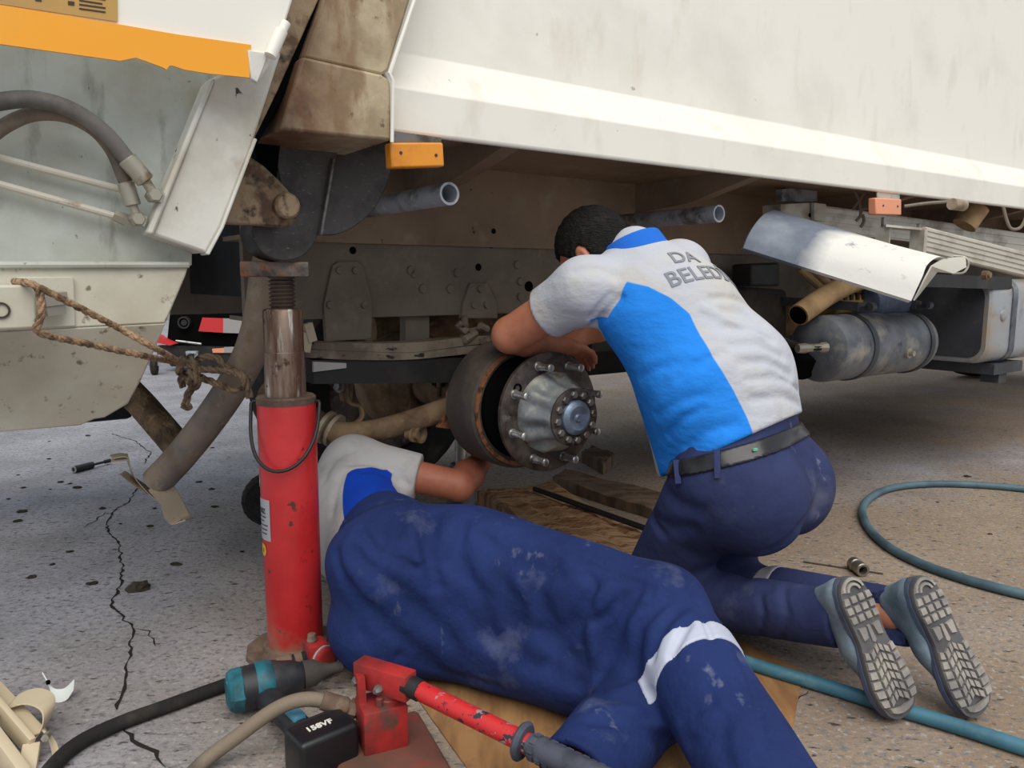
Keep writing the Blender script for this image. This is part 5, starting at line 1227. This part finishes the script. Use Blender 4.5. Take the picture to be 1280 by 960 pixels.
for kn_, an_, t_ in ((kneel, ankl, .34), (kneer, ankr, .42)):
    ax = nrm(an_ - kn_); cc = kn_ + (an_ - kn_) * t_
    iso_obj('reflective_band', lambda P: smax(np.maximum(kn_tr(P) - .0025, cap(P, kn_, kn_ + (an_ - kn_) * 1.02, .078, .066) - .014), np.abs(plane(P, cc, ax)) - .022, .003), npv(cc) - .14, npv(cc) + .14, .005, 'reflective_dull', ktr, KB)
# back print
def grad(f, P, e=.003):
    g = np.stack([f(P + V(*(e * (k == i) for k in range(3)))) - f(P - V(*(e * (k == i) for k in range(3)))) for i in range(3)], 1)
    return g / (np.sqrt((g * g).sum(1))[:, None] + 1e-9)
def back_map(px, py, ex_px, ey_px):
    """print that follows the cloth round the back, walked out from its first letter"""
    o, x, y = (march(kn_sh1, *p) for p in ((px, py), ex_px, ey_px))
    p = o[None].astype(np.float32); dr = nrm(x - o); ey = y - o; pts_, ns_, bs_ = [], [], []
    for k in range(260):
        n_ = grad(kn_sh1, p)[0]; p = p - n_ * float(kn_sh1(p)[0]); dr = nrm(dr - n_ * float(dr @ n_)); b_ = np.cross(n_, dr)
        if k == 0 and float(b_ @ ey) < 0: sgn = -1
        elif k == 0: sgn = 1
        pts_.append(p[0].copy()); ns_.append(n_); bs_.append(b_ * sgn); p = p + dr * .002
    pts_, ns_, bs_ = np.array(pts_), np.array(ns_), np.array(bs_)
    def f(pts):
        q = np.array(pts, np.float32); i = np.clip(q[:, 0] / .002, 0, 258); j = i.astype(int); t = (i - j)[:, None]
        lerp = lambda A: A[j] * (1 - t) + A[j + 1] * t
        P = (lerp(pts_) + lerp(bs_) * q[:, 1:2]).astype(np.float32); N_ = lerp(ns_)
        for _ in range(4): P = (P - N_ * (kn_sh1(P) * .8)[:, None]).astype(np.float32)
        return [Vector(r.tolist()) - KB for r in P + N_ * (.002 + q[:, 2:])]
    f.many = True
    return f
f = back_map(838, 360, (862, 352), (827, 342)); letters('BELEDİYESİ', .062, f, 'shirt_print', kshirt, bold=.0006)
f = back_map(842, 329, (862, 327), (832, 314)); letters('DA', .058, f, 'shirt_print', kshirt, bold=.0006)

# ---- walking shoes seen sole-on
def hw(s):       # half width of the sole along its length, 0 heel .. 1 toe
    xs_ = [0, .03, .08, .18, .32, .45, .6, .75, .86, .94, .98, 1.0]; ys_ = [.006, .020, .030, .036, .034, .033, .042, .048, .045, .034, .020, .005]
    return float(np.interp(s, xs_, ys_))
def make_shoe(heel, toe, Nn, parent, base, flip):
    heel, toe = V(heel), V(toe); Tt = nrm(toe - heel); Nn = V(Nn); Nn = nrm(Nn - Tt * float(Nn @ Tt)); Sd = np.cross(Tt, Nn); Ln = .295
    heel = toe - Tt * Ln
    g = lambda s_, b_, n_: heel + Tt * s_ * Ln + Sd * b_ + Nn * n_
    pos = lambda s_, b_, n_: Vector(g(s_, b_, n_).tolist())
    def up(P):
        d = cap(P, g(.16, 0, -.040), g(.5, 0, -.040), .031, .034, w=Sd, ws=1.12)
        d = smin(d, cap(P, g(.5, 0, -.040), g(.86, 0, -.030), .036, .026, w=Sd, ws=1.28), .03)
        d = smin(d, cap(P, g(.14, 0, -.045), g(.20, 0, -.105), .033, .038, w=Tt, ws=1.15), .03)
        d = smin(d, cap(P, g(.3, 0, -.08), g(.55, 0, -.058), .030, .026), .03)
        d = smax(d, -cap(P, g(.20, 0, -.10), g(.22, 0, -.16), .031, .036), .008)
        d = smax(d, (P - V(g(0, 0, -.018))) @ Nn, .004)
        return smax(d, .003 - P[:, 2], .006)
    c = (heel + toe) / 2
    sh = iso_obj('shoe', up, c - .24, c + .24, .005, 'shoe_upper', parent, base)
    n_ = 40; m = MB(); rings = []
    for nn, gr in ((-.034, -.002), (-.026, .002), (-.014, .0015), (-.004, .003), (0, .001)):
        ring = []
        for k in range(n_):
            s_ = .5 - .5 * math.cos(math.pi * k / n_); w_ = hw(s_) + gr; tl = -.012 * max(0, (s_ - .85) / .15) ** 2 + (.004 * max(0, (.1 - s_) / .1)); ring.append(m.bm.verts.new(pos(s_, w_, nn + tl * (1 if nn > -.02 else .3))))
        for k in range(n_):
            s_ = .5 + .5 * math.cos(math.pi * k / n_); w_ = hw(s_) + gr; tl = -.012 * max(0, (s_ - .85) / .15) ** 2; ring.append(m.bm.verts.new(pos(s_, -w_, nn + tl * (1 if nn > -.02 else .3))))
        rings.append(ring)
    m.skin(rings); so = m.build('sole', 'shoe_sole', sh, base=base, ang=50)
    m = MB(); rings = []                                              # coloured midsole stripe
    for nn in (-.024, -.013):
        ring = []
        for k in range(n_): s_ = .5 - .5 * math.cos(math.pi * k / n_); ring.append(m.bm.verts.new(pos(s_, hw(s_) + .0035, nn)))
        for k in range(n_): s_ = .5 + .5 * math.cos(math.pi * k / n_); ring.append(m.bm.verts.new(pos(s_, -hw(s_) - .0035, nn)))
        rings.append(ring)
    m.skin(rings); m.build('midsole_stripe', 'shoe_side', sh, base=base, ang=50)
    def lug(poly, hgt=.0055):
        m = MB(); tl = lambda s_: -.012 * max(0, (s_ - .85) / .15) ** 2
        cx = sum(p[0] for p in poly) / len(poly); cy = sum(p[1] for p in poly) / len(poly)
        A = [m.bm.verts.new(pos(s_, b_, -.002 + tl(s_))) for s_, b_ in poly]; B = [m.bm.verts.new(pos(cx + (s_ - cx) * .86, cy + (b_ - cy) * .86, hgt + tl(s_))) for s_, b_ in poly]
        m.face(B); 
        for k in range(len(A)): m.face([A[k], A[(k + 1) % len(A)], B[(k + 1) % len(A)], B[k]])
        m.build('lug', 'sole_lug', so, base=base)
    for s0 in (.50, .565, .63, .695, .76, .825):                    # forefoot: side lugs and chevrons
        s1 = s0 + .052
        for sg in (-1, 1):
            lug([(s0, sg * (hw(s0) + .001)), (s1, sg * (hw(s1) + .001)), (s1 + .012, sg * .027), (s0 + .012, sg * .027)])
            lug([(s0 + .02, sg * .023), (s1 + .02, sg * .023), (s1 - .006, sg * .012), (s0 - .006, sg * .012)])
            lug([(s0 - .006, sg * .0095), (s1 - .006, sg * .0095), (s1 - .03, sg * .001), (s0 - .03, sg * .001)])
    lug([(.885, -.036), (.93, -.030), (.955, -.016), (.965, 0), (.955, .016), (.93, .030), (.885, .036), (.905, .016), (.915, 0), (.905, -.016)])
    for s0 in (.13, .195, .26):                                       # heel
        s1 = s0 + .05
        for sg in (-1, 1):
            lug([(s0, sg * (hw(s0) + .001)), (s1, sg * (hw(s1) + .001)), (s1, sg * .021), (s0, sg * .021)])
            lug([(s0, sg * .017), (s1, sg * .017), (s1, sg * .002), (s0, sg * .002)])
    for ra, rb in ((.032, .026), (.021, .015)):
        arcp = [(.115 - .11 * math.cos(a) * ra / .032, ra * math.sin(a)) for a in [math.radians(-80 + 160 * k / 8) for k in range(9)]] + [(.115 - .11 * math.cos(a) * rb / .032, rb * math.sin(a)) for a in [math.radians(80 - 160 * k / 8) for k in range(9)]]
        lug(arcp)
    lug([(.34, -.028), (.44, -.026), (.43, -.012), (.35, -.008)]); lug([(.34, .028), (.44, .026), (.43, .012), (.35, .008)])
    lug([(.34, -.004), (.46, -.006), (.475, 0), (.46, .006), (.34, .004)], .003)
    return sh
Nsole = nrm((.22, -.85, .42))
make_shoe(heel_l, toe_l, Nsole, kman, KB, 1); make_shoe(heel_r, toe_r, nrm((.20, -.86, .42)), kman, KB, -1)

# ------------------------------------------------------------------ man lying on his side under the truck
T2 = nrm((-.55, .83, 0)); B2 = nrm((-.83, -.55, 0)); C2 = V(-.215, 1.745, .19)
LB = Vector((-.2, 1.75, 0))
ch2 = V(-.50, 2.20, .22); rs2, ls2 = V(-.465, 2.215, .365), V(-.53, 2.27, .10)
el2, wr2 = V(-.155, 2.20, .305), V(-.075, 2.40, .355)
el2b, wr2b = V(-.27, 2.42, .06), V(-.155, 2.47, .135)
hr2, kr2, ar2 = V(-.10, 1.70, .262), V(.295, 1.485, .235), V(.425, 1.04, .075)
hl2, kl2, al2 = V(-.10, 1.67, .115), V(.28, 1.44, .09), V(.090, 1.17, .066)
HL, HLf, HLc = V(-.745, 2.425, .20), V(.83, .50, .2), V(-.52, .80, .1)
def ly_tr0(P):
    d = cap(P, C2 - T2 * .02, C2 + T2 * .26, .150, .142, w=ZZ, ws=1.22)
    d = smin(d, ell(P, C2 + B2 * .075 + ZZ * .07 - T2 * .01, (.15, .15, .125)), .05); d = smin(d, ell(P, C2 + B2 * .075 - ZZ * .07 - T2 * .01, (.15, .15, .125)), .05)
    d = smin(d, cap(P, hr2, kr2, .128, .094), .06); d = smin(d, cap(P, kr2, kr2 + (ar2 - kr2) * .85, .094, .086), .035)
    d = smin(d, cap(P, hl2, kl2, .118, .088), .06); d = smin(d, cap(P, kl2, kl2 + (al2 - kl2) * .95, .088, .074), .035)
    return smax(d, .006 - P[:, 2], .015)
LF = []
def ly_tr(P):
    d = folds(P, ly_tr0(P), LF)
    d = d + np.where(np.abs(d) < .05, wob(P, 22, .0022), 0)
    d = smax(d, plane(P, C2 + T2 * .225 + B2 * .0, T2 + B2 * .10), .008)
    # the waistband stands open: hollow it behind the hip
    d = smax(d, -cap(P, C2 + T2 * .22, C2 + T2 * .34, .128, .128, w=ZZ, ws=1.22), .006)
    ax = nrm(al2 - kl2); sel = (P - V(kl2 + (al2 - kl2) * .92)) @ ax; near = cap(P, kl2 + (al2 - kl2) * .5, al2 + ax * .2, .13)
    d = np.where(near < 0, np.maximum(d, sel), d)
    return smax(d, -cap(P, kl2 + (al2 - kl2) * .8, al2 + ax * .1, .062), .006)
tl2 = lambda pts: trace(ly_tr0, pts)
for pts, amp, wid in (
    ([(500, 640), (490, 680), (470, 720)], .007, .014), ([(545, 640), (535, 680), (545, 730)], .009, .016), ([(520, 632), (515, 665), (520, 700)], -.006, .012),
    ([(580, 650), (572, 690), (585, 720)], .008, .014), ([(440, 690), (500, 740), (560, 800)], .007, .018), ([(430, 730), (480, 780), (540, 830)], .006, .016),
    ([(690, 700), (672, 740), (690, 790)], .010, .018), ([(735, 760), (700, 800), (690, 830)], .012, .016), ([(760, 735), (735, 775), (745, 830)], -.010, .016),
    ([(800, 735), (770, 790), (750, 840)], .012, .013), ([(835, 745), (800, 780), (790, 840)], .012, .012), ([(855, 755), (830, 780), (815, 820)], .010, .010),
    ([(680, 790), (720, 830), (770, 850)], .012, .016), ([(600, 790), (660, 830), (720, 850)], .008, .02), ([(640, 690), (620, 740), (650, 780)], .006, .02),
    ([(868, 745), (880, 775), (890, 800)], .006, .007), ([(925, 820), (945, 870), (955, 930)], .007, .006), ([(850, 900), (880, 880), (890, 875)], .006, .010),
    ([(860, 930), (880, 925), (900, 910)], .005, .012), ([(720, 850), (760, 870), (810, 870)], .008, .015), ([(740, 900), (790, 905), (830, 930)], .008, .012),
    ([(700, 690), (750, 712), (800, 730)], .004, .008), ([(600, 668), (640, 700), (700, 720)], .006, .012), ([(560, 700), (600, 740), (610, 790)], .006, .016),
    ([(450, 660), (470, 690), (520, 710)], .006, .010), ([(420, 690), (440, 740), (450, 790)], .006, .012), ([(620, 720), (650, 760), (640, 810)], .007, .014),
    ([(780, 745), (760, 770), (720, 780)], .008, .010), ([(815, 735), (810, 755), (780, 765)], .009, .008), ([(735, 715), (745, 735), (730, 755)], .007, .009),
    ([(840, 820), (850, 800), (860, 780)], .007, .009), ([(905, 900), (900, 930), (910, 955)], .006, .012), ([(500, 820), (560, 845), (620, 860)], .006, .012), ([(770, 890), (800, 900), (815, 890)], .008, .012)):
    q = tl2(pts)
    if len(q) > 1: LF.append((q, amp * 1.6, wid))
def ly_sh0(P):
    d = cap(P, C2 + T2 * .12, ch2 - T2 * .05, .122, .128, w=ZZ, ws=1.28); d = smin(d, cap(P, ch2 - T2 * .1, ch2 + T2 * .06, .13, .105, w=ZZ, ws=1.3), .05)
    d = smin(d, cap(P, rs2, ls2, .078, .078), .05)
    ax = nrm(el2 - rs2); e = cap(P, rs2, rs2 + (el2 - rs2) * .8, .080, .066); e = smax(e, (P - V(rs2 + (el2 - rs2) * .62)) @ ax, .006); d = smin(d, e, .04)
    ax = nrm(el2b - ls2); e = cap(P, ls2, ls2 + (el2b - ls2) * .8, .074, .066); e = smax(e, (P - V(ls2 + (el2b - ls2) * .62)) @ ax, .006); d = smin(d, e, .04)
    return smax(d, .005 - P[:, 2], .012)
LSF = []
for pts, amp, wid in (([(405, 600), (415, 575), (440, 562)], .006, .012), ([(455, 588), (480, 592), (505, 600)], .008, .010), ([(440, 580), (470, 580), (500, 590)], .006, .010), ([(450, 640), (470, 610), (500, 600)], .006, .010), ([(480, 635), (490, 615), (510, 606)], .006, .009), ([(415, 640), (420, 610), (430, 590)], .005, .012)):
    q = trace(ly_sh0, pts)
    if len(q) > 1: LSF.append((q, amp, wid))
def ly_sh(P): return folds(P, ly_sh0(P), LSF)
def trunk2(P):
    q = P - C2; h = q @ T2; q = q - h[:, None] * T2
    return np.stack([np.arctan2(q @ B2, q[:, 2]) * .16, h], 1).astype(np.float32)
def ly_body(P):
    d = cap(P, C2 + T2 * .12, ch2 - T2 * .05, .122, .128, w=ZZ, ws=1.28); return smin(d, cap(P, ch2 - T2 * .1, ch2 + T2 * .06, .13, .105, w=ZZ, ws=1.3), .05)
pan2 = trace(ly_body, [(430, 650), (428, 618), (434, 590), (455, 584), (490, 588), (525, 596), (548, 610)])
uv2 = [tuple(u) for u in trunk2(np.array(pan2, np.float32))]
poly_l = uv2 + [(uv2[-1][0], -.1), (uv2[0][0], -.1)]
def panel_l(P):
    u = trunk2(P); away = cap(P, rs2, rs2 + (el2 - rs2), .082, .07)
    m_ = u.copy(); L2 = math.pi * .16; m_[:, 0] = np.where(u[:, 0] > 0, L2 - u[:, 0], -L2 - u[:, 0])
    return np.minimum(np.maximum(polysd(u, poly_l), polysd(m_, poly_l)), away - .002)
def ly_skin(P):
    d = head_sd(P, HL, HLf, HLc); d = smin(d, cap(P, HL - nrm(HLc) * .06, ch2 + T2 * .1, .054, .06), .03)
    d = smin(d, cap(P, ch2, C2, .09, .09, w=ZZ, ws=1.3), .04); d = smin(d, cap(P, rs2, ls2, .05), .04)
    for s_, e_, w_ in ((rs2, el2, wr2), (ls2, el2b, wr2b)):
        d = smin(d, cap(P, s_, e_, .052, .045), .02); mid = e_ + (w_ - e_) * .3
        d = smin(d, cap(P, e_, mid, .044, .045), .012); d = smin(d, cap(P, mid, w_, .045, .028), .02)
    d = smin(d, hand(P, wr2, (.35, .6, .45), (.3, -.4, .8), 1, .55), .01); d = smin(d, hand(P, wr2b, (.8, .1, -.1), (.1, -.2, -1), -1, .7), .01)
    for a, b, c in ((hr2, kr2, ar2), (hl2, kl2, al2)):
        d = smin(d, cap(P, a, b, .08, .05), .03); d = smin(d, cap(P, b, c, .05, .035), .02)
    return smax(d, .008 - P[:, 2], .01)
lman = iso_obj('person', ly_skin, (-.95, .95, 0), (.55, 2.65, .52), .0055, 'skin_tan', base=LB)
tag(lman, 'man in navy work trousers lying on his side on the floor, reaching under the hub', 'person')
iso_obj('hair', lambda P: hair_sd(P, HL, HLf, HLc), npv(HL) - .2, npv(HL) + .2, .005, 'hair_black', lman, LB)
lshirt = iso_obj('shirt', ly_sh, (-.75, 1.6, 0), (.1, 2.6, .5), .006, 'shirt_lying', lman, LB, {'panel': panel_l})
ltr = iso_obj('trousers', ly_tr, (-.6, .95, 0), (.6, 2.15, .45), .006, 'overalls_navy', lman, LB)
ax2 = nrm(ar2 - kr2); axb = nrm(ax2 + V(.02, .02, .10)); cb2 = kr2 + (ar2 - kr2) * .315
iso_obj('reflective_band', lambda P: smax(np.maximum(ly_tr(P) - .003, cap(P, kr2, kr2 + (ar2 - kr2) * .85, .094, .086) - .014), np.abs(plane(P, cb2, axb)) - .022, .002), npv(cb2) - .15, npv(cb2) + .15, .0035, 'reflective_band', ltr, LB)
wd2 = nrm(wr2b - el2b); wc2 = wr2b - wd2 * .01
def watch(P): q = P - V(wc2); h_ = q @ wd2; r_ = np.sqrt(((q - h_[:, None] * wd2) ** 2).sum(1)); return smin(smax(np.abs(r_ - .033) - .005, np.abs(h_) - .012, .004), ell(P, wc2 + V(.1, -.7, .4) * .04, (.018, .014, .018)), .006)
iso_obj('wristwatch', watch, npv(wc2) - .07, npv(wc2) + .07, .004, 'watch_black', lman, LB)
for kn_, an_ in ((kl2, al2), (kr2, ar2)):
    ax = nrm(an_ - kn_); t_ = V(an_ + ax * .02); sd_ = nrm(np.cross(ax, ZZ)); foot = nrm(ax * .5 + sd_ * .3 - ZZ * .25)
    def shoe_l(P): d = cap(P, t_ - ax * .03, t_ + ax * .04, .043, .04); d = smin(d, cap(P, t_ + ax * .04, t_ + foot * .2, .04, .033, w=sd_, ws=1.2), .03); return smax(d, .004 - P[:, 2], .006)
    iso_obj('shoe', shoe_l, t_ - .3, t_ + .3, .006, 'shoe_brown', lman, LB)
